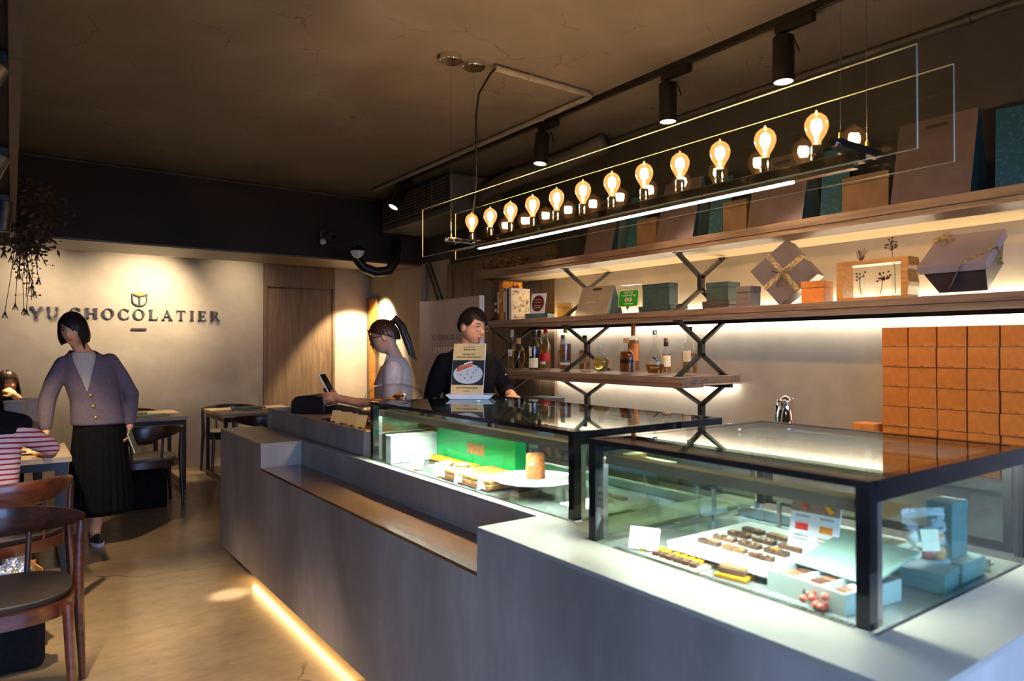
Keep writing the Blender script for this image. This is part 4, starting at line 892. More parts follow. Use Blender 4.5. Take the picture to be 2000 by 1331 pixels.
# ------------------------------------------------------------------ wall sign
sg = thing('wall_sign', 'dark raised YU CHOCOLATIER lettering below a cube shield on the back wall', 'sign', (1.15,8.89,1.8))
Ms = Matrix.Translation((.192,8.868,1.743)); hgt = .115
tot, _ = word(MB(), 'YU CHOCOLATIER', Matrix.Identity(4), h=hgt, gap=.26)
sc = (2.078-.150)/tot*1.0
_, ls_ = word(None, 'YU CHOCOLATIER', Matrix.Translation((.155,8.878,1.742)) @ Matrix.Diagonal((sc,1,1.0,1)), h=hgt, depth=.016, gap=.26, single=True)
for ch, t, M in ls_: t.xf(M).build('letter', 'sign_bronze', sg, world=True)
box('dash', (1.10,1.255,8.876,8.894,1.625,1.642), 'sign_bronze', sg)
# shield: cube seen from above with rounded foot
cx, cz0 = 1.185, 1.985
def outl(s):
    pts = [(-.078*s,.045*s),(-.078*s,-.03*s)]+[(.078*s*math.cos(a), -.03*s+.062*s*math.sin(a)) for a in [PI+PI*i/16 for i in range(1,16)]]+[(.078*s,-.03*s),(.078*s,.045*s)]
    return [(cx+u, cz0+v) for u, v in pts]
o1, o2 = outl(1.0), outl(.86); m = MB()
for i in range(len(o1)-1): m.prism([o1[i], o1[i+1], o2[i+1], o2[i]], 'y', 8.876, 8.894)
m.box(cx-.006,cx+.006,8.876,8.894,cz0-.085,cz0+.022); m.bar((cx-.078,8.885,cz0+.045),(cx,8.885,cz0+.018),.018,.012); m.bar((cx+.078,8.885,cz0+.045),(cx,8.885,cz0+.018),.018,.012)
m.build('shield', 'sign_bronze', sg, world=True)
MB().prism([(cx-.078,cz0+.052),(cx,cz0+.026),(cx+.078,cz0+.052),(cx,cz0+.076)], 'y', 8.876, 8.894).build('cube_top', 'sign_orange', sg, world=True)
# ------------------------------------------------------------------ hanging bunch of dried flowers
hb = thing('hanging_flowers', 'hanging bunch of dried reddish flowers and berry twigs at the left', 'dried flowers', (.09,6.0,2.62))
m = MB(); mb_ = MB(); ml = MB(); mt_ = MB()
R = random.Random(11)
for k in range(46):
    x0, y0 = R.gauss(0,.035), R.gauss(0,.05); ln = R.uniform(.25,1.0); dx = R.gauss(0,.055)
    p = [(x0*.4,y0*.4,0),(x0+dx*.3,y0,-ln*.4),(x0+dx*.9+R.gauss(0,.02),y0,-ln*.75),(x0+dx*1.1+R.gauss(0,.025),y0,-ln)]; m.tube(p, .0022, 4)
    e = Vector(p[-1])
    if k % 2:
        for j in range(9):
            f = R.uniform(.5,1.0); q = Vector(p[2]).lerp(e, (f-.5)*2)+Vector((R.gauss(0,.022),R.gauss(0,.02),R.gauss(0,.02))); mb_.ball(q, R.uniform(.004,.0075), 6, 4); m.tube([Vector(p[2]).lerp(e,(f-.5)*2), q], .0011, 3)
    else:
        for j in range(10):
            a = 2*PI*j/10; mt_.tube([e, e+Vector((.018*math.cos(a),.018*math.sin(a),-.05))], [.003,.0012], 4)
for k in range(800):
    z = -R.uniform(.02,.52); s = .125*(1-.3*abs(z+.25)); a = Vector((R.gauss(0,s*.62), R.gauss(0,s*.7), z)); d = Vector((R.uniform(-1,1),R.uniform(-1,1),R.uniform(-1,.3))).normalized()*R.uniform(.035,.065); e = d.cross(Vector((.3,.7,.5))).normalized()*.011
    ml.add([a,a+d*.5+e,a+d,a+d*.5-e],[(0,1,2,3)])
m.build('stems', 'twig', hb); mb_.build('berries', 'berry_dark', hb, smooth=True)['kind'] = 'stuff'; ml.build('leaves', 'dried_leaf', hb, solid=.0008); mt_.build('tassels', 'dried_leaf', hb)
MB().tube([(0,0,0),(-.03,0,.0),(-.066,0,-.085)], .004, 6).build('hook', 'black_metal', hb)
# ------------------------------------------------------------------ inside the near case: chocolates
Mcol = lambda x, y, z, a=0: Matrix.Translation((x,y,z)) @ Matrix.Rotation(a,4,'Z')
D2, D1 = .8525, .8465
def rrect(w, h, r, n=5):
    o = []
    for cx, cy_, a0 in ((w-r,h-r,0),(-w+r,h-r,PI/2),(-w+r,-h+r,PI),(w-r,-h+r,1.5*PI)): o += [(cx+r*math.cos(a0+PI/2*i/n), cy_+r*math.sin(a0+PI/2*i/n)) for i in range(n+1)]
    return o
def price_card(label, x, y, z, w=.085, h=.06, rz=0, group='white price cards', mat='white_card'):
    t = thing('price_card', label, 'price card', (x,y,z), rz, group)
    M = Matrix.Rotation(math.radians(22),4,'Y')
    MB().box(-.001,.001,-w/2,w/2,.003,h).xf(M).build('card', mat, t)
    MB().box(-.004,.012,-.010,.010,0,.008).build('holder', 'gold', t, bevel=.001)
    return t
ct_ = thing('serving_tray', 'long white tray with rounded corners under the rows of chocolates', 'tray', (1.645,1.14,D2+.02))
MB().prism([(u,v) for u, v in rrect(.19,.165,.02)], 'z', 0, .014).build('tray', 'porcelain', ct_, smooth=True, sep=40)
for a, b2 in ((-.13,-.1),(.13,-.1),(-.13,.1),(.13,.1)): MB().box(a-.02,a+.02,b2-.02,b2+.02,-.0195,0).build('foot', 'porcelain', ct_)
bar = MB(); bar.prism([(u,v) for u, v in rrect(.0135,.030,.003,2)], 'z', 0, .010); bm_ = bar.mesh('bar_half')
for i, x in enumerate((1.535,1.600,1.665,1.730)):
    for j, y in enumerate((1.215,1.135,1.055)):
        if i == 3 and j == 2: pass
        row = ('front','second','third','rear')[i]; col = ('left','middle','right')[j]
        t = thing('chocolate_bar', 'small chocolate bar in the %s row of the white tray, %s of three' % (row, col), 'chocolate', (x,y,D2+.0345), math.radians(rnd.uniform(-5,5)), 'chocolate bars on the white tray')
        mt = ('choc','choc_milk')[(i+j) % 3 == 1]
        for s in (-1,1): MB().prism([(u, v*.52+s*.0165) for u, v in rrect(.0125,.030,.003,2)], 'z', 0, .011).build('half', mt, t, smooth=True)
        m = MB()
        for k in range(5): m.ball((rnd.uniform(-.008,.008), rnd.uniform(-.028,.028), .0115), (.003,.004,.0016), 6, 4)
        m.build('topping', ('pastry','candied','cream')[(i*2+j) % 3], t, smooth=True)['kind'] = 'stuff'
price_card('blank white price card at the left front of the near case', 1.43, 1.36, D2, .085, .064, math.radians(26))
ot = thing('candy_tray', 'cream board with chocolate dipped orange peel at the front of the near case', 'tray', (1.435,1.235,D2))
MB().box(-.04,.04,-.085,.085,0,.006).build('board', 'cream', ot, bevel=.002)
for k in range(6):
    yy = .07-.026*k
    c = thing('candied_peel', 'strip of candied orange peel half dipped in chocolate, %s along the cream board' % ('first','second','third','fourth','fifth','sixth')[k], 'candy', (1.435,1.235+yy,D2+.0065), math.radians(rnd.uniform(14,26)), 'candied orange peel')
    MB().box(-.005,.032,-.009,.009,0,.008).build('peel', 'candied', c, bevel=.002); MB().box(-.033,-.004,-.0098,.0098,0,.012).build('chocolate_dip', 'choc', c, bevel=.002)
pk = thing('cookie_pack', 'clear pack with a square tan cookie on an orange base', 'cookie', (1.465,1.075,D2), math.radians(12))
MB().box(-.045,.045,-.04,.04,0,.010).build('base', 'candied', pk, bevel=.002); MB().box(-.038,.038,-.034,.034,.0105,.026).build('cookie', 'choc_milk', pk, bevel=.002)
MB().box(-.034,.034,-.030,.030,.0265,.030).build('top_wafer', 'pastry', pk, bevel=.001); MB().box(-.05,.05,-.045,.045,.001,.034).build('wrapper', 'cello', pk)
pm('pale_box', lin((172,180,170)), lin((162,170,160)), 8, rough=.5)
pm('teal_mid', lin((70,116,114)), lin((60,104,103)), 8, rough=.5); pm('teal_sheet', lin((132,164,154)), lin((122,154,145)), 8, rough=.5)
gb = thing('chocolate_gift_box', 'open pale grey gift box with two rows of assorted chocolates', 'box', (1.53,.865,D2), math.radians(-6))
b = MB().box(-.10,.10,-.10,.10,0,.004).box(-.10,-.095,-.10,.10,.004,.048).box(.095,.10,-.10,.10,.004,.048).box(-.095,.095,-.10,-.095,.004,.048).box(-.095,.095,.095,.10,.004,.048); b.build('tray', 'pale_box', gb)
MB().prism([(-.004,-.006),(.004,-.006),(.0,.006)], 'x', -.1012, -.1002).xf(Matrix.Translation((0,0,.026))).build('closure', 'teal_card', gb)
MB().box(-.03,.16,-.10,.10,0,.004).xf(Matrix.Translation((.02,0,.055)) @ Matrix.Rotation(math.radians(-14),4,'Y')).build('sliding_lid', 'teal_sheet', gb, bevel=.001)
for r_ in range(2):
    MB().box(-.09,.09,-.004,.004,.004,.043).xf(Matrix.Translation((0,-.03+.065*r_,0))).build('divider', 'white_card', gb)
nm = 0
for r_ in range(3):
    for q in range(4):
        x, y = -.078+.036*q, -.068+.066*r_
        c = MB(); c.box(-.014,.014,-.021,.021,0,.018).xf(Matrix.Translation((x,y,.022))); c.build('praline', ('choc','pastry','choc_milk','berry','cream')[(r_*3+q*2) % 5], gb, bevel=.004)
br_ = thing('berry_sprig', 'cluster of dried red berries beside the open gift box', 'berries', (1.425,.84,D2))
for k in range(14): MB().ball((rnd.gauss(0,.018), rnd.gauss(0,.018), .009+.011*(k % 3)), .0085, 10, 7).build('berry', 'berry', br_, smooth=True)
MB().tube([(.0,0,.02),(.03,.02,.015),(.05,.03,.006)], .002, 5).build('stem', 'twig', br_)
ic = thing('flavour_card', 'white card with two flavour pictures and a dark top strip', 'card', (1.665,1.0,D2+.03), math.radians(4))
Mi = Matrix.Rotation(math.radians(14),4,'Y')
MB().box(-.0015,.0015,-.065,.065,0,.155).xf(Mi).build('card', 'white_card', ic)
MB().box(-.0022,-.0016,-.065,.065,.108,.155).xf(Mi).build('dark_strip', 'taupe_dark', ic)
for s, c1, c2 in ((1,'red_label','berry'),(-1,'sign_orange','candied')):
    MB().box(-.0022,-.0016,s*.032-.017,s*.032+.017,.062,.080).xf(Mi).build('flavour_block', c1, ic)
    MB().tube([(-.004,s*.032+.012,.145),(-.004,s*.032,.128),(-.004,s*.032-.012,.116)], .006, 6).xf(Mi).build('picture', c2, ic, smooth=True)
m = MB(); Mq = Mi @ Matrix.Translation((-.0018,0,0)) @ Matrix.Rotation(-PI/2,4,'Z')
for zz in (.095,.045,.036): marks(m,-.05,-.012,zz,.005,Mq,9,seed=int(zz*1e4)); marks(m,.012,.05,zz,.005,Mq,9,seed=int(zz*2e4))
m.build('print', 'taupe_card', ic)
lidbox('low teal box lying under the upright teal box in the near case', 1.90, .80, D2, .17, .13, .05, 'teal_mid', .4, name='teal_box', group='teal boxes in the near case', mark=False)
lidbox('upright teal box behind the cellophane cookie bag', 1.90, .775, D2+.0505, .06, .09, .135, 'teal_mid', .2, name='teal_box', group='teal boxes in the near case', mark=False)
lidbox('flat teal box under the cellophane cookie bag', 1.775, .765, D2, .10, .10, .045, 'teal_mid', .4, name='teal_box', group='teal boxes in the near case', mark=False, rz=.1)
ck = thing('cookie_bag', 'clear cellophane bag of cookies with a pale square label', 'bag', (1.775,.765,D2+.046), math.radians(58))
Mk = Matrix.Rotation(math.radians(10),4,'Y')
m = MB().grid(lambda u, v: (.016*math.cos(2*PI*u)*math.sin(PI*min(1,v*1.15))+.004*noise.noise(Vector((u*9,v*9,0))), (.055+.008*noise.noise(Vector((u*5,v*6,3))))*math.sin(2*PI*u), .004+.13*v), 40, 24); m.xf(Mk).build('wrapper', 'cello', ck, smooth=True)
for k in range(6): MB().ball((0, -.03+.03*(k % 3), .03+.036*(k//3)), (.010,.017,.017), 10, 7).xf(Mk).build('cookie', ('pastry','berry','cream')[k % 3], ck, smooth=True)
MB().box(-.0165,-.0158,-.022,.022,.035,.085).xf(Mk).build('label', 'cream', ck)
# ------------------------------------------------------------------ inside the far case: cakes
def cx_(label, y, k): price_card(label, 1.535, y, D1, .072, .066, math.radians(rnd.uniform(28,38)), 'white price cards')
for lab, y in (('blank white price card farthest left in the far case',2.90),('second blank white price card from the left in the far case',2.67),('third blank white price card from the left in the far case',2.49),('blank white price card beside the round cake stand',2.315)): cx_(lab, y, 0)
cs = thing('cake_stand', 'round white cake stand on a glass foot in the far case', 'cake stand', (1.655,2.14,D1))
MB().lathe([(.06,0),(.055,.004),(.03,.012),(.028,.045),(.05,.055)], n=24).build('glass_foot', 'bottle_glass', cs, smooth=True)
MB().lathe([(.05,.0555),(.155,.058),(.165,.064),(.163,.069),(.15,.066),(0.0,.065)], n=48).build('plate', 'porcelain', cs, smooth=True)
ck1 = thing('roll_cake', 'tall round golden cake with a white sugar dot on the cake stand', 'cake', (1.655,2.14,D1+.0655))
MB().lathe([(.036,0),(.038,.004),(.0375,.05),(.036,.056),(.0365,.062),(.0365,.088),(.032,.096),(0,.099)], n=28).build('sponge', 'pastry_dark', ck1, smooth=True)
MB().ball((-.032,-.020,.060), (.008,.010,.010), 12, 8).build('sugar_dot', 'white_plastic', ck1, smooth=True)
wp = thing('square_plate', 'square white plate with two round tarts in the far case', 'plate', (1.63,2.72,D1+.001))
MB().box(-.075,.075,-.11,.11,.022,.030).box(-.06,.06,-.06,.06,0,.022).build('plate', 'porcelain', wp, bevel=.003)
for k, (x, y) in enumerate(((1.62,2.76),(1.65,2.67))):
    t = thing('round_tart', 'pale glazed tart on the square plate, %s one' % ('left','right')[k], 'tart', (x,y,D1+.0315), 0, 'tarts on the square plate')
    MB().lathe([(.030,0),(.036,.014),(.034,.016)], n=22).build('crust', 'pastry', t, smooth=True); MB().lathe([(.033,.0162),(.025,.020),(0,.022)], n=22).build('glaze', 'cream', t, smooth=True)
for bi, (bx, by, lab) in enumerate(((1.585,2.46,'front'),(1.705,2.42,'rear'))):
    bd = thing('slate_board', 'thin dark board under the %s row of layered slices' % lab, 'board', (bx,by,D1), math.radians(0), 'boards under the layered slices')
    MB().box(-.06,.06,-.18,.18,0,.008).build('board', 'choc', bd, bevel=.001)
    for k in range(5):
        t = thing('layered_slice', 'golden layered cake slice on the %s board, %s from the left' % (lab, ('first','second','third','fourth','fifth')[k]), 'cake slice', (bx+rnd.uniform(-.004,.004),by+.142-.071*k,D1+.0085), rnd.uniform(-.06,.06), 'layered cake slices')
        MB().box(-.05,.05,-.032,.032,0,.014).build('base_layer', 'pastry', t, bevel=.002); MB().box(-.049,.049,-.031,.031,.0142,.021).build('cream_layer', 'cream', t, bevel=.001); MB().box(-.05,.05,-.032,.032,.0212,.034).build('top_layer', 'pastry', t, bevel=.003)
tw = thing('small_tray', 'small white tray corner at the near end of the far case', 'tray', (1.60,1.78,D1)); MB().box(-.07,.07,-.06,.06,.03,.04).box(-.03,.03,-.03,.03,0,.03).build('tray', 'porcelain', tw, bevel=.003)
gp = thing('green_reflection_box', 'bright green carton standing in for a reflection in the far case end glass', 'carton', (1.80,2.77,D1+.0))  # solid box in place of the green reflection in the end glass
MB().box(-.03,.03,-.34,.34,0,.165).build('carton', 'bright_green', gp, bevel=.003)
MB().box(-.0315,-.0302,-.10,.05,.07,.12).build('label', 'cork', gp)
og = thing('orange_loaf', 'long flat orange cake in front of the green carton', 'cake', (1.735,2.88,D1))
MB().box(-.02,.02,-.20,.20,.010,.034).build('cake', 'candied', og, bevel=.003); MB().box(-.022,.022,-.21,.21,0,.0098).build('board', 'choc', og)
wpn = thing('end_panel_standin', 'white box standing in for the reflecting end panel of the far case', 'carton', (1.65,3.155,D1)); MB().box(-.13,.13,-.03,.03,0,.13).build('carton', 'white_card', wpn, bevel=.002); MB().box(-.132,.132,-.032,.032,.1302,.138).build('lid', 'white_card', wpn, bevel=.001)  # stand-in box for the white reflecting end panel of the case
rt = thing('rear_plate', 'white plate with an orange slice on the glass shelf at the near end', 'plate', (1.98,1.90,D1+.1125)); MB().box(-.10,.10,-.10,.10,.012,.020).box(-.05,.05,-.05,.05,0,.012).build('plate', 'porcelain', rt, bevel=.002)
t = thing('orange_slice', 'small orange cake slice on the rear white plate', 'cake slice', (1.97,1.92,D1+.133)); MB().box(-.05,.05,-.02,.02,0,.022).build('sponge', 'candied', t, bevel=.003); MB().box(-.05,.05,-.02,.02,.0222,.027).build('icing', 'cream', t, bevel=.001)
# ------------------------------------------------------------------ on top of the far case: menu stand
mt_ = thing('white_slab', 'white marble slab on top of the far case', 'tray', (1.97,3.10,1.1515), math.radians(-40))
MB().prism([(-.10,0),(.10,0),(.125,.022),(-.125,.022)], 'y', -.075, .075).build('slab', 'porcelain', mt_)
ms = thing('menu_stand', 'tall cream menu card picturing a red cake on a white plate', 'menu', (1.955,3.12,1.1740), math.radians(-50))
# local: card faces -y, width along x
Mv = Matrix.Rotation(math.radians(-13),4,'X') @ Matrix.Diagonal((.98,1,.79,1))
MB().box(-.092,.092,-.002,.002,0,.345).xf(Mv).build('card', 'white_card', ms)
pm('menu_cream', lin((232,196,128)), lin((224,186,116)), 6, rough=.5); pm('menu_dark', (.022,.020,.022), (.03,.028,.03), 8, rough=.5); pm('menu_red', lin((222,72,34)), lin((200,50,22)), 40, rough=.5); pm('menu_grey', lin((206,206,196)), lin((198,198,188)), 6, rough=.5)
MB().box(-.090,.090,-.0030,-.0021,.230,.343).xf(Mv).build('cream_band', 'menu_cream', ms); MB().box(-.090,.090,-.0030,-.0021,.002,.060).xf(Mv).build('cream_band', 'menu_cream', ms)
MB().box(-.090,.090,-.0030,-.0021,.0601,.2299).xf(Mv).build('dark_band', 'menu_dark', ms)
MB().prism([(.083*math.cos(a), .135+.068*math.sin(a)) for a in [2*PI*i/36 for i in range(36)]], 'y', -.0038, -.0031).xf(Mv).build('plate_print', 'menu_grey', ms)
MB().add([(-.060,-.0046,.150),(.022,-.0046,.190),(.026,-.0046,.216),(-.064,-.0046,.178)], [(0,1,2,3)]).xf(Mv).build('cake_print', 'menu_red', ms, solid=.0006)
MB().add([(-.02,-.0052,.199),(.024,-.0052,.217),(.018,-.0052,.224),(-.026,-.0052,.206)], [(0,1,2,3)]).xf(Mv).build('icing_print', 'white_card', ms, solid=.0006)
m = MB()
for k in range(7): m.box(-.054+.011*k,-.047+.011*k,-.0056,-.0050,.163+.0055*k,.168+.0055*k); m.box(-.052+.011*k,-.046+.011*k,-.0056,-.0050,.175+.0055*k,.179+.0055*k)
m.xf(Mv).build('filling_print', 'menu_cream', ms)['kind'] = 'stuff'
m = MB()
for x, z in ((.0,.155),(.045,.160),(.056,.178),(.03,.142),(-.005,.135),(-.04,.128),(.02,.112),(-.015,.105)): m.prism([(x+.004*math.cos(a), z+.004*math.sin(a)) for a in [2*PI*i/8 for i in range(8)]], 'y', -.0048, -.0040)
m.xf(Mv).build('dot_print', 'menu_dark', ms)['kind'] = 'stuff'
m = MB(); Mw2 = Mv @ Matrix.Translation((0,-.0032,0))
for x0, x1, z, hh_, n in ((-.036,.036,.318,.004,14),(-.034,.034,.296,.011,7),(-.038,.038,.264,.010,9),(-.072,.072,.245,.010,20),(-.060,.060,.034,.011,13),(-.018,.018,.014,.007,6),(-.003,.003,.328,.006,1)): marks(m, x0, x1, z, hh_, Mw2, n, seed=n)
m.build('print', 'ink', ms)
MB().bar((0,.10,0),(0,.056,.17),.05,.006).build('easel_leg', 'honey_wood', ms)
# ------------------------------------------------------------------ register end: printer, cards, cake dome
rp = thing('receipt_printer', 'black receipt printer on the register riser', 'printer', (1.71,4.72,.9655), math.radians(42))
MB().prism([(-.12,0),(.13,0),(.13,.085),(.10,.115),(-.02,.128),(-.10,.118),(-.12,.08)], 'x', -.085, .085).build('body', 'black_metal', rp, bevel=.008)
MB().prism([(-.02,.1285),(.10,.1155),(.10,.118),(-.02,.1315)], 'x', -.070, .070).build('top_cover', 'steel', rp)
MB().box(-.088,-.086,-.11,-.03,.03,.07).build('side_panel', 'dark_paint', rp)
MB().box(-.06,.06,-.128,-.1205,.055,.06).build('paper_slot', 'white_card', rp)
for k, (x, y, w, lab) in enumerate(((1.53,3.89,.06,'leftmost'),(1.53,3.775,.10,'second'),(1.53,3.645,.06,'third'),(1.53,3.53,.065,'rightmost'))):
    price_card('cream price card on the wooden register board, %s of four' % lab, x, y, .9845, w, .072, math.radians(34), 'cream price cards by the register', 'menu_cream')
for k in range(5):
    t = thing('wrapped_pastry', 'cellophane wrapped pastry behind the cream price cards, %s in the row' % ('first','second','third','fourth','fifth')[k], 'pastry', (1.66+.02*(k % 2),3.93-.11*k,.9845), rnd.uniform(0,3), 'wrapped pastries')
    MB().ball((0,0,.020),(.042,.030,.0195),12,7).build('pastry', ('pastry_dark','choc_milk')[k % 2], t, smooth=True)
    m = MB().grid(lambda u, v: ((.05*math.cos(2*PI*u)*(1-.3*v)+.006*noise.noise(Vector((u*12,v*7,k))), .038*math.sin(2*PI*u)*(1-.3*v)+.005*noise.noise(Vector((u*11,v*9,k+5))), .001+.055*v)), 24, 8); m.build('wrapper', 'cello', t)
pt = thing('copper_plate', 'dark oval plate with a copper rim beside the printer', 'plate', (1.60,4.03,.9845)); MB().lathe([(.05,0),(.07,.006),(.085,.018),(.082,.018),(.06,.008),(0,.006)], n=28).build('dish', 'copper_bar', pt, smooth=True)
cdm = thing('cake_dome', 'clear glass dome over cakes beside the far case', 'cake dome', (1.80,3.66,.9845))
MB().lathe([(.05,0),(.052,.004),(.03,.010),(.024,.02),(.024,.06),(.04,.07)], n=28).build('foot', 'bottle_glass', cdm, smooth=True)
MB().lathe([(.0,.0705),(.18,.0715),(.188,.080),(.184,.083),(.176,.077),(0,.0765)], n=48).build('plate', 'bottle_glass', cdm, smooth=True)
MB().lathe([(.176,.084),(.176,.11),(.170,.15),(.152,.185),(.115,.210),(.06,.224),(.012,.227)], n=48).build('dome', 'bottle_glass', cdm, smooth=True)
MB().lathe([(.012,.2275),(.016,.234),(.010,.240),(.018,.250),(.020,.260),(.012,.268),(0,.270)], n=18).build('knob', 'bottle_glass', cdm, smooth=True)
for k, (dx, dy, sz, mt) in enumerate(((-.07,.08,(.05,.045,.03),'pastry_dark'),(-.03,-.01,(.045,.05,.035),'choc_milk'),(.06,.06,(.05,.05,.045),'choc'),(.03,-.09,(.05,.04,.028),'pastry_dark'),(-.08,-.07,(.045,.04,.026),'pastry_dark'))):
    t = thing('dome_cake', 'cake under the glass dome, %s' % ('golden loaf at the front left','brown loaf in the middle','dark round cake at the back','golden bun at the right','golden bun at the front right')[k], 'cake', (1.80+dx,3.66+dy,.9845+.0835), rnd.uniform(0,3), 'cakes under the dome')
    MB().ball((0,0,sz[2]*.82), sz, 14, 9).build('cake', mt, t, smooth=True); MB().ball((0,0,sz[2]*1.5), (sz[0]*.6,sz[1]*.6,sz[2]*.36), 12, 6).build('crust', 'pastry' if mt != 'choc' else 'candied', t, smooth=True)
# ------------------------------------------------------------------ dining tables and elbow chairs
def table(label, x0, x1, y0, y1, zt=.735, topm='table_top', legs=True):
    t = thing('dining_table', label, 'table', (x0,y0,0), group='dining tables')
    MB().box(x0,x1,y0,y1,zt-.035,zt).build('table_top', topm, t, world=True, bevel=.002)
    m = MB()
    for a, b2, c, d in ((x0+.02,x1-.02,y0+.02,y0+.05),(x0+.02,x1-.02,y1-.05,y1-.02),(x0+.02,x0+.05,y0+.05,y1-.05),(x1-.05,x1-.02,y0+.05,y1-.05)): m.box(a,b2,c,d,zt-.085,zt-.0355)
    m.build('apron_frame', 'black_metal', t, world=True)
    for xx in (x0+.02, x1-.055):
        for yy in (y0+.02, y1-.055): box('leg', (xx,xx+.035,yy,yy+.035,0,zt-.0855), 'black_metal', t)
        box('foot_rail', (xx,xx+.035,y0+.055,y1-.055,.03,.06), 'black_metal', t)
    return t
pm('near_top', lin((150,142,148)), lin((120,112,118)), 8, rough=.45)
table('pale topped table beside the striped diner', -.60, .315, 5.19, 6.02, topm='table_top')
table('table by the sign wall holding the white ice buckets', -.60, .25, 7.58, 8.12)
table('table with green menus behind the standing woman', .62, 1.45, 7.55, 8.42)
table('rightmost table with green menus at the counter end', 1.755, 2.62, 7.48, 8.35)
def make_chair(label, loc, rz, wood_='chair_wood', seat='seat_leather'):
    t = thing('elbow_chair', label, 'chair', (*loc,0), rz, 'wooden elbow chairs')
    n = 28; nc = 10
    def rail(u, v):
        x = -.315+.63*v; q = (x/.315)**2; y = -.225+.185*q; nx, ny = .74*x/.315*.5, 1.0
        hh = .052*(1-q)**.7+.013; ht = .013+.012*q; z = .690-.010*(1-q)+.012*q
        a = 2*PI*u; ca, sa = math.cos(a), math.sin(a); sx = math.copysign(abs(ca)**.6, ca); sz = math.copysign(abs(sa)**.6, sa)
        return (x-nx*.0*sx, y+ht*sx*(1-.2*q), z+hh*sz)
    m = MB().grid(rail, nc, n); k = len(m.v)
    m.f += [tuple(range(nc))[::-1], tuple(range(n*nc, (n+1)*nc))]; m.m += [0,0]
    m.build('back_rail', wood_, t, smooth=True)
    for s in (-1,1):
        MB().tube([(s*.312,-.065,0),(s*.302,-.055,.22),(s*.293,-.05,.44),(s*.297,-.05,.60),(s*.302,-.052,.685)], [.0125,.018,.0215,.019,.016], 12).build('leg', wood_, t, smooth=True)
        MB().tube([(s*.262,.262,0),(s*.250,.245,.22),(s*.240,.232,.425)], [.0125,.018,.020], 12).build('leg', wood_, t, smooth=True)
        MB().tube([(s*.115,-.185,.43),(s*.125,-.198,.655)], .011, 10).build('spindle', wood_, t, smooth=True)
    def sup(a, rx, ry, cyy): c, s = math.cos(a), math.sin(a); return (rx*math.copysign(abs(c)**.75, c), cyy+ry*math.copysign(abs(s)**.75, s))
    P = [sup(2*PI*i/36, .275, .245, .03) for i in range(36)]
    MB().prism(P, 'z', .375, .430).build('seat_frame', wood_, t, smooth=True, sep=40)
    def cush(u, v):
        if v < .5: r = .93+.06*math.sin(PI*v); z = .4305+.030*min(1, v*2.6)
        else: r = .99*(1-(v-.5)*2)**.8*.97; z = .4605+.006*(1-r)
        x, y = sup(2*PI*u, .27*r, .24*r, .03); return (x, y, z)
    MB().grid(cush, 36, 10).build('seat_cushion', seat, t, smooth='all')
    return t
ch = make_chair('near dark wood elbow chair with a black leather seat at the left edge', (-.057,3.44), PI)
c2 = make_chair('elbow chair under the diner in the striped shirt', (-.032,4.48), math.radians(20))
c3 = make_chair('dark elbow chair with a pale seat at the table behind the standing woman', (.955,6.90), 0, 'dark_chair_wood', 'seat_pale')
dup(c3, (1.03,8.62,0), PI, 'dark elbow chair on the wall side of the middle table')
dup(c3, (2.12,7.36,0), 0, 'dark elbow chair tucked in front of the rightmost table')
dup(c3, (2.10,8.56,0), PI, 'dark elbow chair on the wall side of the rightmost table')
dup(c3, (-.06,8.42,0), PI, 'dark elbow chair under the smiling woman by the sign wall')
# things on and below the tables
def menu(label, x, y, z, rz):
    t = thing('menu_book', label, 'menu', (x,y,z), rz, 'green menus'); MB().box(-.15,.15,-.105,.105,0,.004).build('cover', 'green_card', t); MB().box(-.146,.146,-.101,.101,.0042,.010).build('pages', 'cream', t); MB().box(-.15,.15,-.105,.105,.0102,.014).build('cover', 'green_card', t); return t
menu('green menu on the middle table, closer to the edge', 1.14, 7.74, .7355, .15); menu('green menu at the back of the middle table', .98, 8.05, .7355, -.3)
menu('green menu lying on top of another on the rightmost table', 2.13, 7.93, .7497, .35); menu('green menu under the other one on the rightmost table', 2.10, 7.90, .7355, -.15)
menu('green menu near the ice buckets', .08, 8.02, .7355, .1)
for k, (x, y, lab) in enumerate(((1.32,7.72,'middle'),(1.90,7.72,'rightmost'))):
    t = thing('napkin_setting', 'white napkin with dark cutlery on the %s table' % lab, 'napkin', (x,y,.7355), .3*k); MB().box(-.10,.10,-.06,.06,0,.003).build('napkin', 'white_card', t)
    for d in (-.02,.02): MB().tube([(-.02+d,-.04,.0055),(d,.0,.0055),(.01+d,.045,.0055)], [.002,.0022,.004], 6).build('cutlery', 'black_metal', t, smooth=True)
for k, (x, y, s, lab) in enumerate(((.03,7.68,1,'front'),(.15,7.84,1.05,'back'))):
    t = thing('ice_bucket', 'white tall bucket on the table by the sign wall, %s one' % lab, 'bucket', (x,y,.7355), 0, 'white buckets'); MB().lathe([(.068*s,0),(.084*s,.205*s),(.088*s,.210*s),(.080*s,.210*s),(.064*s,.01),(0,.008)], n=28).build('bucket', 'white_plastic', t, smooth=True); MB().lathe([(.0845*s,.192*s),(.0885*s,.196*s),(.089*s,.2095*s)], n=28).build('rim', 'white_card', t, smooth=True)
t = thing('dinner_plate', 'cream plate with chocolates on the table beside the striped diner', 'plate', (.11,5.50,.7355)); MB().lathe([(.07,0),(.10,.006),(.125,.014),(.122,.016),(.095,.009),(0,.008)], n=36).build('plate', 'cream', t, smooth=True)
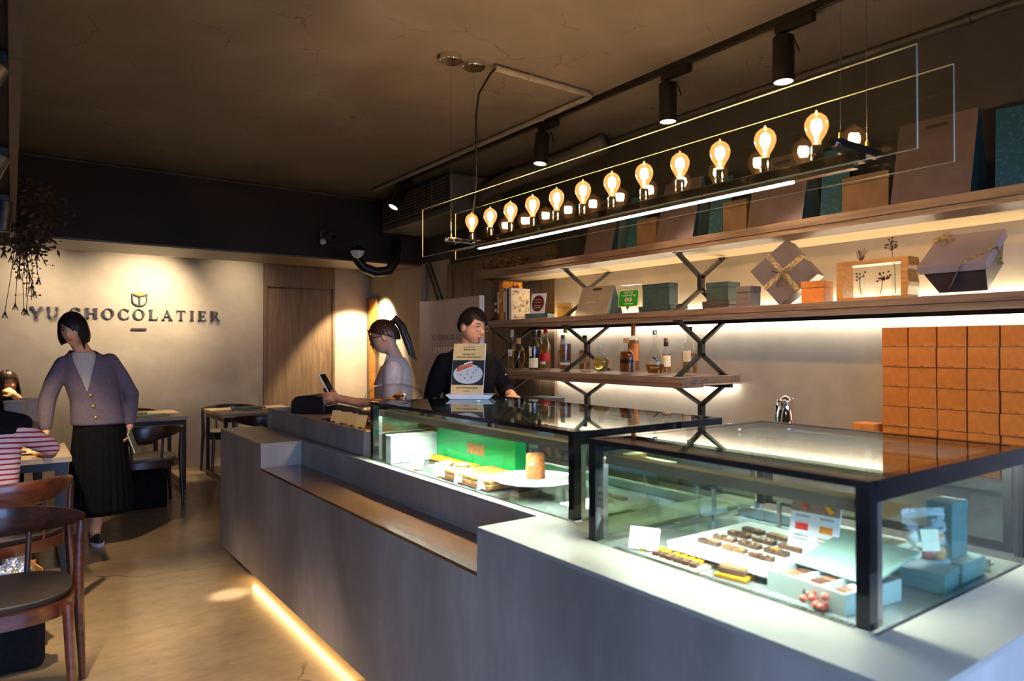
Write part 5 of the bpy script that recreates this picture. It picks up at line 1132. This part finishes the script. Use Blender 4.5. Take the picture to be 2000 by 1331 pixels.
for k, (x, y) in enumerate(((.065,5.45),(.15,5.48),(.13,5.55))):
    t = thing('chocolate_piece', 'dark chocolate piece on the cream plate, %s' % ('left one','right one','rear one')[k], 'chocolate', (x,y,.7445), k, 'chocolates on the plate'); MB().box(-.018,.018,-.013,.013,0,.014).build('chocolate', 'choc', t, bevel=.003); MB().ball((0,0,.0155),(.007,.006,.002),8,5).build('dusting', 'choc_milk', t, smooth=True)
bk = thing('black_hamper', 'square black storage basket under the chair behind the woman', 'basket', (.97,7.0,0)); MB().box(-.17,.17,-.16,.16,0,.32).build('body', 'black_cloth', bk, bevel=.012); MB().box(-.172,.172,-.162,.162,.3202,.335).build('rim', 'black_cloth', bk, bevel=.004)
bg = thing('black_bag', 'black shoulder bag on the floor under the near chair', 'bag', (-.02,3.80,0)); MB().box(-.16,.15,-.09,.09,0,.24).build('body', 'black_cloth', bg, bevel=.035); MB().box(.14,.165,-.05,.05,.21,.27).build('strap', 'black_cloth', bg, bevel=.01)
pb = thing('paper_bag', 'orange brown paper bag with shiny foil inside by the striped diner', 'bag', (.0,4.06,.18), .25); 
MB().box(-.12,.12,-.06,-.055,0,.17).box(-.12,.12,.055,.06,0,.20).box(-.12,-.115,-.055,.055,0,.18).box(.115,.12,-.055,.055,0,.18).box(-.12,.12,-.06,.06,-.004,0).build('bag', 'kraft', pb)
pm('foil', (.35,.42,.62), (.8,.75,.7), 40, rough=.2, metal=.9, bump=1.0)
MB().grid(lambda u, v: (.10*math.cos(2*PI*u)*math.sin(PI*v*.5+.1)+.02*noise.noise(Vector((u*9,v*9,1))), .05*math.sin(2*PI*u)*math.sin(PI*v*.5+.1), .23-.08*v+.03*noise.noise(Vector((u*12,v*8,4)))), 26, 8).build('foil', 'foil', pb)
sb_ = thing('low_stool', 'low wooden stool carrying the paper bag', 'stool', (.0,4.06,0)); MB().box(-.13,.13,-.08,.08,.15,.1755).build('seat', 'chair_wood', sb_, bevel=.004)
for a in (-.11,.11):
    for b2 in (-.06,.06): MB().tube([(a,b2,0),(a*.95,b2*.95,.15)], .012, 8).build('leg', 'chair_wood', sb_, smooth=True)
# ------------------------------------------------------------------ people
def limb(mb, pts, rs, n=12):
    pts = [Vector(p) for p in pts]; mb.tube(pts, rs, n)
    for p, r in zip(pts, rs): mb.ball(p, r*.995, n, 8)
def loft(mb, rings, n=28, e=.85):
    def fn(u, v):
        q = v*(len(rings)-1); i = min(int(q), len(rings)-2); f = q-i; A, B = rings[i], rings[i+1]; f = f*f*(3-2*f)*.5+f*.5
        cx, cyy, z, rx, ry = [a+(b3-a)*f for a, b3 in zip(A, B)]; a = 2*PI*u; c, s = math.cos(a), math.sin(a)
        return (cx+rx*math.copysign(abs(c)**e, c), cyy+ry*math.copysign(abs(s)**e, s), z)
    nv = 6*(len(rings)-1); o = len(mb.v); mb.grid(fn, n, nv)
    mb.f += [tuple(range(o, o+n))[::-1], tuple(range(o+nv*n, o+(nv+1)*n))]; mb.m += [0,0]
def HM(c, yaw=0, pitch=0, roll=0, s=1): return Matrix.Translation(c) @ Matrix.Rotation(yaw,4,'Z') @ Matrix.Rotation(pitch,4,'X') @ Matrix.Rotation(roll,4,'Y') @ Matrix.Scale(s,4)
def G(x, s): return math.exp(-(x/s)**2)
def head(mb, M, wide=1):
    def fn(u, v):
        th = PI*(v*.998+.001); ph = 2*PI*u; x, y, z = .072*wide*math.sin(th)*math.sin(ph), .093*math.sin(th)*math.cos(ph), .114*math.cos(th)
        if z < 0: t = -z/.114; x *= 1-.34*t**1.4; y = y*(1-.16*t**1.5)+.016*t
        if y > 0:
            y *= .95
            y += .024*G(x,.012)*G(z+.020,.015)+.010*G(x,.009)*G(z-.004,.022)
            y -= .008*(G(x-.031,.017)+G(x+.031,.017))*G(z-.012,.012)
            y += .007*G(x,.021)*G(z+.056,.010)-.003*G(x,.018)*G(z+.068,.006)+.005*G(x,.022)*G(z+.092,.014)
            y += .004*(G(x-.036,.020)+G(x+.036,.020))*G(z+.022,.02)
        return M @ Vector((x,y,z))
    o = len(mb.v); mb.grid(fn, 56, 48); k = len(mb.v)
    mb.f += [tuple(range(o, o+56))[::-1], tuple(range(k-56, k))]; mb.m += [0,0]
    for s in (-1,1):
        e = MB().ball((0,0,0), (.009,.020,.031), 12, 9); e.xf(M @ Matrix.Translation((s*.074*wide,-.012,-.004)) @ Matrix.Rotation(s*-.35,4,'Z')); mb.join(e)
def face(root, M, wide=1, open_=1.0, lips=True):
    for s in (-1,1):
        MB().ball((0,0,0), (.0135,.006,.0062*open_), 14, 8).xf(M @ Matrix.Translation((s*.031,.0735,.0115))).build('eye', 'eye_white', root, smooth=True)
        MB().ball((0,0,0), (.0062,.004,.0060*open_), 12, 8).xf(M @ Matrix.Translation((s*.0305,.0785,.0115))).build('iris', 'eye_dark', root, smooth=True)
        MB().tube([(s*.017,.0805,.0165*1),(s*.031,.0815,.0190),(s*.046,.0755,.0150)], [.0012,.0018,.0012], 6).xf(M).build('eyelid', 'eye_dark', root, smooth=True)
        MB().tube([(s*.014,.0850,.0310),(s*.032,.0835,.0370),(s*.052,.0720,.0320)], [.0024,.0034,.0018], 6, sq=(.6,1)).xf(M).build('eyebrow', 'hair_black', root, smooth=True)
    if lips:
        MB().ball((0,0,0), (.022,.006,.0042), 14, 8).xf(M @ Matrix.Translation((0,.0835,-.0525))).build('upper_lip', 'lip', root, smooth=True)
        MB().ball((0,0,0), (.019,.006,.0050), 14, 8).xf(M @ Matrix.Translation((0,.0825,-.0610))).build('lower_lip', 'lip', root, smooth=True)
def specs(root, M, rim='black_metal', r=.0215, sq=1.0, th=.0016):
    fr = MB()
    for s in (-1,1): fr.tube([(s*.032+r*1.12*math.copysign(abs(math.cos(a))**sq, math.cos(a)), .098-.010*abs(math.cos(a))*(1 if s*math.cos(a) > 0 else 0), .006+r*.86*math.copysign(abs(math.sin(a))**sq, math.sin(a))) for a in [2*PI*i/24 for i in range(24)]], th, 6, closed=True)
    fr.tube([(-.010,.100,.012),(0,.103,.015),(.010,.100,.012)], th, 6)
    for s in (-1,1): fr.tube([(s*.056,.089,.014),(s*.072,.060,.015),(s*.078,-.01,.010),(s*.077,-.025,-.004)], th, 6)
    o = fr.xf(M).build('glasses', rim, root, smooth=True)
    for s in (-1,1): MB().prism([(s*.032+r*1.08*math.cos(a), .006+r*.82*math.sin(a)) for a in [2*PI*i/18 for i in range(18)]], 'y', .0955, .0962).xf(M).build('lens', 'lens', o)
def hair(root, M, hem, mat, off=.012, drop_in=.12, wide=1, bulge=0, name='hair', back=.0, seed=0):
    """hem(phi) gives the height where the hair ends; phi 0 is the face"""
    def fn(u, v):
        ph = 2*PI*u; zh = hem(((u+.5) % 1-.5)*360); o = off+.0022*math.sin(ph*31+seed)+.0014*math.sin(ph*53+v*5)
        a, b2, c = .072*wide+o, .093+o+back*max(0,-math.cos(ph)), .114+o
        if zh >= 0:
            th = v*math.acos(min(1, zh/c)); return M @ Vector((a*math.sin(th)*math.sin(ph), b2*math.sin(th)*math.cos(ph), c*math.cos(th)))
        if v < .55: th = v/.55*PI/2; k = 1; z = c*math.cos(th); sn = math.sin(th)
        else: f = (v-.55)/.45; z = zh*f; sn = 1+bulge*math.sin(PI*f)-drop_in*f*f
        return M @ Vector((a*sn*math.sin(ph), b2*sn*math.cos(ph), z))
    return MB().grid(fn, 96, 26).build(name, mat, root, smooth='all', solid=.007)
def hand(mb, w, d, up, curl=.5, s=1, thumb=1, spread=.0):
    """palm and five fingers from wrist w along d; up = back of the hand; thumb = side (+1/-1)"""
    w, d, up = Vector(w), Vector(d).normalized(), Vector(up); up = (up-d*up.dot(d)).normalized(); sd = d.cross(up)*thumb
    pc = w+d*.045*s; e = MB().ball((0,0,0), (.040*s,.050*s,.016*s), 14, 9)
    Mx = Matrix(((sd.x,d.x,up.x,pc.x),(sd.y,d.y,up.y,pc.y),(sd.z,d.z,up.z,pc.z),(0,0,0,1))); e.xf(Mx); mb.join(e)
    mb.tube([w-d*.02*s, w+d*.03*s], [.024*s,.027*s], 10)
    for k, (o, ln) in enumerate(((.028,.072),(.010,.080),(-.009,.074),(-.027,.058))):
        p = pc+sd*o*s+d*.036*s; q = [p]; a = 0; dd = d+sd*(o*spread*8)
        for j, f in enumerate((.45,.32,.23)):
            a += curl*(.5+.35*j); p = p+(dd*math.cos(a)-up*math.sin(a)).normalized()*ln*f*s; q.append(p)
        limb(mb, q, [.0095*s,.0088*s,.0080*s,.0070*s], 8)
    p = pc+sd*.030*s-d*.018*s; q = [p, p+(sd*.7+d*.5-up*.25).normalized()*.034*s, p+(sd*.45+d*.85-up*.5*curl).normalized()*.064*s]; limb(mb, q, [.012*s,.0105*s,.0085*s], 8)
def body(root, mb, mat='skin', vox=.0055):
    o = mb.build('body', mat, root); return remesh(o, vox, 3, .5)
def garment(root, name, mb, mat, vox=.008, smooth=8, cut=None, thick=.004, planes=()):
    o = remesh(mb.build(name, mat, root), vox, smooth, .5)
    if cut:
        import bmesh
        bm2 = bmesh.new(); bm2.from_mesh(o.data)
        for co, no in planes: bmesh.ops.bisect_plane(bm2, geom=bm2.verts[:]+bm2.edges[:]+bm2.faces[:], plane_co=co, plane_no=no)
        dl = [f for f in bm2.faces if cut(f.calc_center_median())]
        bmesh.ops.delete(bm2, geom=dl, context='FACES'); bm2.to_mesh(o.data); bm2.free()
        md = o.modifiers.new('solid', 'SOLIDIFY'); md.thickness = thick; md.offset = -1
    return o
def shoe(root, x, y, a, up='shoe_black'):
    M = Matrix.Translation((x,y,0)) @ Matrix.Rotation(a,4,'Z')
    def outl2(s, k=20): return [(.040*s*math.cos(t)*(1.06 if math.sin(t) > 0 else .88), .035+.122*s*math.sin(t)) for t in [2*PI*i/k for i in range(k)]]
    so = MB().prism(outl2(1.04), 'z', 0, .026).xf(M).build('shoe_sole', 'rubber_white', root, smooth=True, bevel=.004)
    m = MB(); m.ball((0,.035,.035), (.040,.118,.045), 18, 10); m.ball((0,-.025,.060), (.036,.052,.048), 14, 8); m.xf(M); u = m.build('shoe', up, root, smooth=True); remesh(u, .006, 4)
# --- standing woman in the grey cardigan
wm = thing('person', 'woman with a black bob in a grey cardigan and long black skirt, standing', 'person', (.47,5.87,0), PI)
b = MB(); Hm = HM((.115,.085,1.545), math.radians(-26), math.radians(-12), math.radians(4), .98)
head(b, Hm); limb(b, [(.095,.055,1.475),(.055,.03,1.40),(.03,.02,1.34)], [.050,.052,.075])
loft(b, [(-.055,0,.84,.15,.115),(-.045,0,.95,.15,.11),(-.03,.005,1.04,.125,.095),(.005,.015,1.20,.140,.10),(.025,.015,1.31,.130,.075),(.045,.02,1.38,.07,.055)])
limb(b, [(-.10,.015,1.305),(-.258,-.01,1.07),(-.245,.05,.86)], [.045,.036,.026]); hand(b, (-.245,.055,.855), (.10,.16,-1), (-1,.1,0), .55, .95, thumb=-1)
limb(b, [(.150,.025,1.290),(.262,.045,1.06),(.272,.09,.86)], [.045,.036,.026]); hand(b, (.272,.093,.855), (-.02,.15,-1), (1,.2,0), .35, .95, thumb=1)
limb(b, [(-.12,0,.84),(-.07,.02,.47),(-.03,0,.09)], [.082,.055,.037]); limb(b, [(.02,0,.84),(.05,-.05,.47),(.065,-.10,.09)], [.082,.055,.037])
limb(b, [(-.03,0,.08),(-.03,.03,.05)], [.036,.034]); limb(b, [(.065,-.10,.08),(.07,-.07,.05)], [.036,.034])
body(wm, b); face(wm, Hm, open_=.75)
def bob(p):
    a = abs(p)
    if a < 46: return .046+.0010*p
    if a < 66: return (.046+.0010*p)-.14*(a-46)/20
    return -.098
hair(wm, Hm, bob, 'hair_black', .016, .10, bulge=.07, back=.008)
m = MB(); loft(m, [(-.055,.0,.865,.178,.140),(-.05,0,.93,.178,.138),(-.03,.008,1.04,.160,.126),(.005,.02,1.20,.172,.132),(.025,.018,1.315,.170,.104),(.050,.022,1.385,.098,.078),(.060,.028,1.41,.072,.066)])
limb(m, [(-.115,.015,1.318),(-.190,.0,1.20),(-.258,-.01,1.07),(-.253,.02,.96),(-.246,.048,.875)], [.064,.060,.057,.050,.038]); limb(m, [(.165,.025,1.300),(.222,.035,1.19),(.264,.045,1.06),(.272,.07,.96),(.273,.088,.875)], [.064,.060,.057,.050,.038])
garment(wm, 'cardigan', m, 'cardigan', .008, 8, cut=lambda c: (c.y > .01 and c.z > 1.10 and abs(c.x-(.052-.06*(1.4-c.z))) < .09*max(0, (c.z-1.10)/.30)) or c.z > 1.402,
        planes=(((.034,0,1.10),(.30,0,-.108)),((.034,0,1.10),(.30,0,.072)),((0,0,1.402),(0,0,1))))
m = MB(); loft(m, [(-.01,.012,1.05,.135,.108),(.005,.015,1.20,.152,.114),(.025,.015,1.31,.150,.092),(.045,.024,1.365,.088,.070),(.055,.030,1.392,.066,.060)])
garment(wm, 'blouse', m, 'blouse', .008, 5)
for z, x in ((1.085,.012),(1.005,-.005),(.925,-.02)): MB().ball((x,.140+.004*(z > 1.05),z), (.011,.005,.011), 12, 7).build('button', 'gold', wm, smooth=True)
MB().grid(lambda u, v: (-.055-.012*v+(.150+.058*v**.7)*(1+.035*v*math.sin(2*PI*u*26))*math.cos(2*PI*u), .0-.02*v+(.118+.062*v**.7)*(1+.035*v*math.sin(2*PI*u*26))*math.sin(2*PI*u), .935-.715*v), 156, 18).build('skirt', 'black_cloth', wm, smooth='all', solid=.004)
shoe(wm, -.03, -.01, .15); shoe(wm, .066, -.10, -.1)
nb = thing('order_book', 'green order book held in the standing woman\'s hand', 'book', (.715,5.74,.735), math.radians(70))
Mb = Matrix.Rotation(math.radians(75),4,'X') @ Matrix.Rotation(.3,4,'Z')
MB().box(-.05,.05,-.08,.08,0,.003).xf(Mb).build('cover', 'green_card', nb); MB().box(-.048,.048,-.078,.078,.0032,.010).xf(Mb).build('pages', 'cream', nb); MB().box(-.05,.05,-.08,.08,.0102,.013).xf(Mb).build('cover', 'green_card', nb)
# --- girl with the ponytail at the register
gl_ = thing('person', 'woman with a brown ponytail and glasses in a pale shirt, looking at a phone', 'person', (2.118,4.293,0), math.radians(56))
b = MB(); Hg = HM((0,.075,1.490), 0, math.radians(-20), 0, .97)
head(b, Hg, .97); limb(b, [(0,.03,1.42),(0,.0,1.35),(0,-.01,1.28)], [.047,.050,.07])
loft(b, [(0,0,.84,.15,.11),(0,0,1.0,.12,.09),(0,.005,1.16,.14,.095),(0,-.005,1.27,.145,.08),(0,-.01,1.335,.075,.055)])
limb(b, [(-.165,-.01,1.275),(-.20,.0,1.05),(-.12,.25,1.06),(-.09,.36,1.085)], [.045,.037,.029,.024]); hand(b, (-.088,.365,1.087), (.15,1,.10), (-.85,.1,.5), .75, .9, thumb=1)
limb(b, [(.165,-.01,1.275),(.20,.02,1.05),(.10,.25,1.03),(.04,.37,1.06)], [.045,.037,.029,.024]); hand(b, (.038,.375,1.06), (-.3,1,.10), (.85,.1,.5), .75, .9, thumb=-1)
limb(b, [(-.08,0,.84),(-.09,.01,.46),(-.09,0,.08)], [.085,.055,.038]); limb(b, [(.08,0,.84),(.09,.01,.46),(.09,0,.08)], [.085,.055,.038])
body(gl_, b); face(gl_, Hg, open_=.5); specs(gl_, Hg, 'black_metal', .021, .75, .0024)
hair(gl_, Hg, lambda p: .066 if abs(p) < 42 else (.066-.040*(abs(p)-42)/36 if abs(p) < 78 else (.026-.02*(abs(p)-78)/27 if abs(p) < 105 else (.006-.055*(abs(p)-105)/40 if abs(p) < 145 else -.049))), 'hair_brown', .009, .05, back=.004)
tl = MB()
for k in range(16):
    a = rnd.uniform(-1,1); d = rnd.uniform(0,1)
    pts = [Hg @ Vector(p) for p in ((a*.010,-.080,.075),(a*.020,-.112-.012*d,.092+.01*d),(a*.030,-.130-.022*d,.03),(a*.036,-.128-.03*d,-.08),(a*.030,-.120-.035*d,-.18-.05*d))]
    tl.tube(pts, [.014,.018,.018,.014,.004], 7)
tl.build('ponytail', 'hair_brown', gl_, smooth=True)['kind'] = 'stuff'
MB().tube([Hg @ Vector((.016*math.cos(a),-.092+.010*math.sin(a),.080+.016*math.sin(a))) for a in [2*PI*i/14 for i in range(14)]], .005, 6, closed=True).build('hair_tie', 'black_metal', gl_, smooth=True)
st_ = MB()
for s in (-1,1):
    for k in range(4): st_.tube([Hg @ Vector(p) for p in ((s*.03,.085,.085),(s*(.060+.003*k),.076+.003*k,.03),(s*(.068+.002*k),.076+.005*k,-.05),(s*(.060-.003*k),.074+.006*k,-.100-.010*k))], [.0034,.0034,.0026,.0008], 5)
st_.build('loose_strands', 'hair_brown', gl_, smooth=True)['kind'] = 'stuff'
m = MB(); loft(m, [(0,0,.86,.165,.128),(0,0,1.0,.150,.118),(0,.008,1.16,.165,.125),(0,-.005,1.27,.165,.100),(0,-.008,1.335,.090,.070),(0,.0,1.36,.060,.058)])
for s in (-1,1): limb(m, [(s*.160,-.01,1.270),(s*.190,-.005,1.16),(s*.203,.0,1.06)], [.066,.062,.058])
garment(gl_, 'shirt', m, 'pink_shirt', .008, 6, cut=lambda c: c.z > 1.352, planes=(((0,0,1.352),(0,0,1)),))
for s in (-1,1): MB().add([(0.006*s,.075,1.315),(s*.052,.052,1.365),(s*.066,.0,1.375),(s*.060,.035,1.325),(s*.034,.083,1.275)],[(0,1,2,3,4)]).build('collar', 'pink_shirt', gl_, solid=.004)
m = MB().tube([(0.01,.098,1.29),(.018,.105,1.25),(-.012,.110,1.20),(.010,.112,1.15)], [.012,.018,.016,.010], 8, sq=(1,.5)); m.build('neck_scarf', 'white_cloth', gl_, smooth=True)
m = MB()
for s in (-1,1): m.tube([(s*.055,.02,1.362),(s*.075,.085,1.28),(s*.085,.128,1.17)], .006, 6)
m.build('apron_strap', 'kraft', gl_, smooth=True)
m = MB(); loft(m, [(0,.015,.60,.172,.13),(0,.012,.86,.172,.134),(0,.012,1.0,.153,.122),(0,.016,1.16,.12,.124)]); garment(gl_, 'apron', m, 'kraft', .01, 5)
m = MB(); loft(m, [(0,0,.78,.16,.12),(0,0,.87,.16,.122)])
for s in (-1,1): limb(m, [(s*.08,0,.84),(s*.09,.01,.46),(s*.09,0,.06)], [.095,.070,.055])
garment(gl_, 'trousers', m, 'black_cloth', .012, 4)
ph = thing('phone', 'pale smartphone tilted in the hands of the woman with the ponytail', 'phone', (1.758,4.523,1.115), math.radians(40))
Mp_ = Matrix.Rotation(math.radians(-28),4,'X') @ Matrix.Rotation(math.radians(-6),4,'Y')
MB().box(-.042,.042,-.005,.005,0,.145).xf(Mp_).build('case', 'white_plastic', ph, bevel=.004); MB().box(-.038,.038,-.0062,-.0051,.006,.139).xf(Mp_).build('screen', 'black_gloss', ph)
MB().box(-.03,.03,.006,.03,-.03,.05).xf(Mp_).build('card_reader', 'black_metal', ph, bevel=.006)
MB().tube([Mp_ @ Vector((0,0,0)), Vector((.03,-.06,-.03)), Vector((.05,-.14,-.10)), Vector((.02,-.26,-.128))], .0022, 6).build('cable', 'white_plastic', ph, smooth=True)
# --- man in black behind the menu stand
mn = thing('person', 'man with short black hair and round glasses in a black shirt, behind the far case', 'person', (2.52,4.0,0), math.radians(168))
b = MB(); Hn = HM((-.01,.055,1.555), math.radians(24), math.radians(-10), math.radians(-3), 1.02)
head(b, Hn, 1.03); limb(b, [(-.005,.02,1.475),(0,.0,1.41),(0,-.01,1.35)], [.056,.060,.08])
loft(b, [(0,0,.88,.155,.11),(0,0,1.05,.14,.10),(0,.005,1.22,.16,.105),(0,-.005,1.34,.155,.08),(0,-.01,1.40,.075,.055)])
limb(b, [(.160,-.01,1.315),(.252,-.01,1.10),(.245,.10,.90)], [.044,.042,.030]); hand(b, (.245,.105,.895), (-.05,.4,-1), (1,.2,0), .4, 1, thumb=1)
limb(b, [(-.160,-.01,1.315),(-.266,.03,1.12),(-.22,.24,1.10)], [.044,.042,.030]); hand(b, (-.218,.245,1.098), (.2,1,-.05), (0,0,1), .3, 1, thumb=1)
limb(b, [(-.09,0,.88),(-.10,.01,.48),(-.10,0,.08)], [.092,.06,.042]); limb(b, [(.09,0,.88),(.10,.01,.48),(.10,0,.08)], [.092,.06,.042])
body(mn, b); face(mn, Hn, open_=.7); specs(mn, Hn, 'copper_bar', .022, 1.0, .0016)
hair(mn, Hn, lambda p: .050+.0004*abs(p) if abs(p) < 45 else (.068-.058*(abs(p)-45)/20 if abs(p) < 65 else (.010+.018*G(abs(p)-92,14) if abs(p) < 115 else .01-.06*(abs(p)-115)/65)), 'hair_black', .015, .06, wide=1.03, back=.004, seed=2)
m = MB(); loft(m, [(0,0,.86,.178,.135),(0,0,1.05,.165,.125),(0,.008,1.22,.190,.135),(0,-.005,1.345,.188,.104),(0,-.008,1.385,.140,.088),(0,-.01,1.415,.092,.074),(0,-.008,1.432,.070,.064)])
limb(m, [(.170,-.01,1.322),(.222,-.012,1.22),(.255,-.01,1.10)], [.064,.060,.056]); limb(m, [(-.170,-.01,1.322),(-.228,.01,1.22),(-.268,.03,1.115),(-.245,.13,1.105)], [.064,.060,.056,.050])
garment(mn, 'shirt', m, 'black_cloth', .009, 6, cut=lambda c: c.z > 1.424, planes=(((0,0,1.424),(0,0,1)),))
MB().tube([(-.085,.03,1.432),(-.04,.085,1.40),(0,.102,1.37),(.04,.085,1.40),(.085,.03,1.432),(.06,-.05,1.445),(-.06,-.05,1.445)], .006, 6, closed=True).build('neck_strap', 'kraft', mn, smooth=True)
MB().ball((-.235,.095,1.235), (.008,.005,.008), 10, 6).build('sleeve_button', 'chrome', mn, smooth=True)
m = MB(); loft(m, [(0,0,.80,.165,.12),(0,0,.89,.165,.122)])
for s in (-1,1): limb(m, [(s*.09,0,.88),(s*.10,.01,.48),(s*.10,0,.06)], [.10,.075,.06])
garment(mn, 'trousers', m, 'black_cloth', .012, 4)
# --- seated diner in the striped shirt, seen from behind
m_, nt, bs_ = _new('stripes'); N = nt.nodes; L = nt.links
tc = N.new('ShaderNodeTexCoord'); wv = N.new('ShaderNodeTexWave'); wv.bands_direction = 'Z'; wv.inputs['Scale'].default_value = 11.5; wv.inputs['Distortion'].default_value = 1.2; wv.inputs['Detail Scale'].default_value = .6
mpn = N.new('ShaderNodeMapping'); mpn.inputs['Rotation'].default_value = (.12,0,0); L.new(tc.outputs['Object'], mpn.inputs[0]); L.new(mpn.outputs[0], wv.inputs['Vector'])
rp_ = N.new('ShaderNodeValToRGB'); rp_.color_ramp.interpolation = 'CONSTANT'; e = rp_.color_ramp.elements; e[0].color = (*lin((150,22,36)), 1); e[1].position = .26; e[1].color = (*lin((214,190,190)), 1)
L.new(wv.outputs[0], rp_.inputs[0]); L.new(rp_.outputs[0], bs_.inputs['Base Color']); bs_.inputs['Roughness'].default_value = .85; MATS['stripes'] = m_
sd_ = thing('person', 'seated diner in a red and white striped shirt, seen from behind', 'person', (-.125,4.62,0), math.radians(-8))
b = MB(); Hs = HM((-.045,.19,1.205), math.radians(-20), math.radians(-22), 0, .97)
head(b, Hs); limb(b, [(-.03,.12,1.135),(-.01,.08,1.07),(0,.06,1.0)], [.048,.052,.07])
loft(b, [(0,-.03,.475,.16,.12),(0,.0,.62,.135,.10),(0,.03,.80,.145,.10),(0,.06,.96,.155,.085),(-.005,.075,1.03,.075,.055)])
limb(b, [(.165,.07,.975),(.29,.26,.835),(.26,.50,.775),(.22,.60,.765)], [.045,.038,.029,.025]); hand(b, (.218,.605,.765), (-.3,1,0), (0,.1,1), .5, .92, thumb=-1)
limb(b, [(-.165,.07,.975),(-.27,.22,.80),(-.20,.48,.775),(-.16,.58,.77)], [.045,.038,.029,.025]); hand(b, (-.158,.585,.768), (.3,1,0), (0,.1,1), .5, .92, thumb=1)
for s in (-1,1): limb(b, [(s*.09,.0,.545),(s*.10,.40,.535),(s*.09,.42,.08),(s*.09,.50,.05)], [.085,.060,.040,.034])
body(sd_, b, vox=.007); hair(sd_, Hs, lambda p: .05 if abs(p) < 40 else (-.08 if abs(p) > 70 else .05-.13*(abs(p)-40)/30), 'hair_black', .014, .0, back=.01)
m = MB(); loft(m, [(0,-.03,.465,.175,.135),(0,.0,.62,.160,.122),(0,.03,.80,.168,.122),(0,.06,.955,.175,.105),(-.003,.075,1.03,.095,.070)])
limb(m, [(.150,.07,.962),(.220,.165,.90),(.280,.245,.845)], [.064,.058,.050]); limb(m, [(-.155,.07,.965),(-.275,.22,.80),(-.26,.32,.785)], [.068,.058,.050])
garment(sd_, 'striped_shirt', m, 'stripes', .009, 6)
m = MB(); limb(m, [(-.16,.07,1.0),(0,.055,1.045),(.16,.075,1.0)], [.060,.062,.060]); loft(m, [(0,.055,.93,.175,.105),(0,.07,1.0,.165,.10),(0,.08,1.06,.09,.08)]); garment(sd_, 'black_shawl', m, 'black_cloth', .01, 8)
m = MB(); loft(m, [(0,-.02,.462,.18,.14),(0,-.02,.60,.172,.135)])
for s in (-1,1): limb(m, [(s*.09,.02,.545),(s*.10,.40,.540),(s*.095,.42,.16)], [.098,.078,.07])
garment(sd_, 'trousers', m, 'white_cloth', .012, 6)
# --- smiling woman by the sign wall
sw = thing('person', 'smiling seated woman in black with a hand at her mouth by the sign wall', 'person', (-.055,8.34,0), PI)
b = MB(); Hw = HM((-.03,.10,1.085), math.radians(20), math.radians(-6), math.radians(10), .98)
head(b, Hw); limb(b, [(-.02,.07,1.0),(0,.04,.95),(0,.03,.88)], [.048,.052,.07])
loft(b, [(0,-.03,.475,.15,.11),(0,.0,.62,.13,.10),(0,.02,.78,.145,.10),(0,.03,.86,.155,.085),(0,.04,.92,.075,.055)])
limb(b, [(-.175,.03,.865),(-.225,.20,.76),(-.12,.27,.93),(-.095,.265,.965)], [.045,.040,.030,.026]); hand(b, (-.093,.262,.968), (.6,-.25,.55), (-.4,.8,.3), .9, .95, thumb=-1)
limb(b, [(.175,.03,.865),(.23,.17,.76),(.10,.36,.765)], [.045,.038,.028]); hand(b, (.098,.363,.765), (-.4,1,0), (0,0,1), .4, .95, thumb=1)
for s in (-1,1): limb(b, [(s*.09,.0,.545),(s*.10,.40,.535),(s*.09,.42,.08)], [.085,.060,.040])
body(sw, b, 'skin_lit', .007); face(sw, Hw, open_=.35)
hair(sw, Hw, lambda p: .055 if abs(p) < 34 else (-.13 if abs(p) > 62 else .055-.185*(abs(p)-34)/28), 'hair_brown', .012, -.05, back=.01)
m = MB(); loft(m, [(0,-.03,.465,.165,.125),(0,.0,.62,.150,.118),(0,.02,.78,.162,.118),(0,.03,.86,.168,.100),(0,.04,.915,.10,.072)])
limb(m, [(-.165,.03,.86),(-.205,.12,.81)], [.066,.060]); limb(m, [(.165,.03,.86),(.212,.12,.80)], [.066,.060]); limb(m, [(0,.03,.88),(0,.04,.915)], [.085,.075])
garment(sw, 'black_top', m, 'black_cloth', .01, 6)
m = MB(); loft(m, [(0,-.02,.462,.17,.135),(0,-.02,.58,.165,.13)])
for s in (-1,1): limb(m, [(s*.09,.02,.545),(s*.10,.40,.540),(s*.095,.42,.05)], [.095,.075,.06])
garment(sw, 'trousers', m, 'black_cloth', .014, 5)
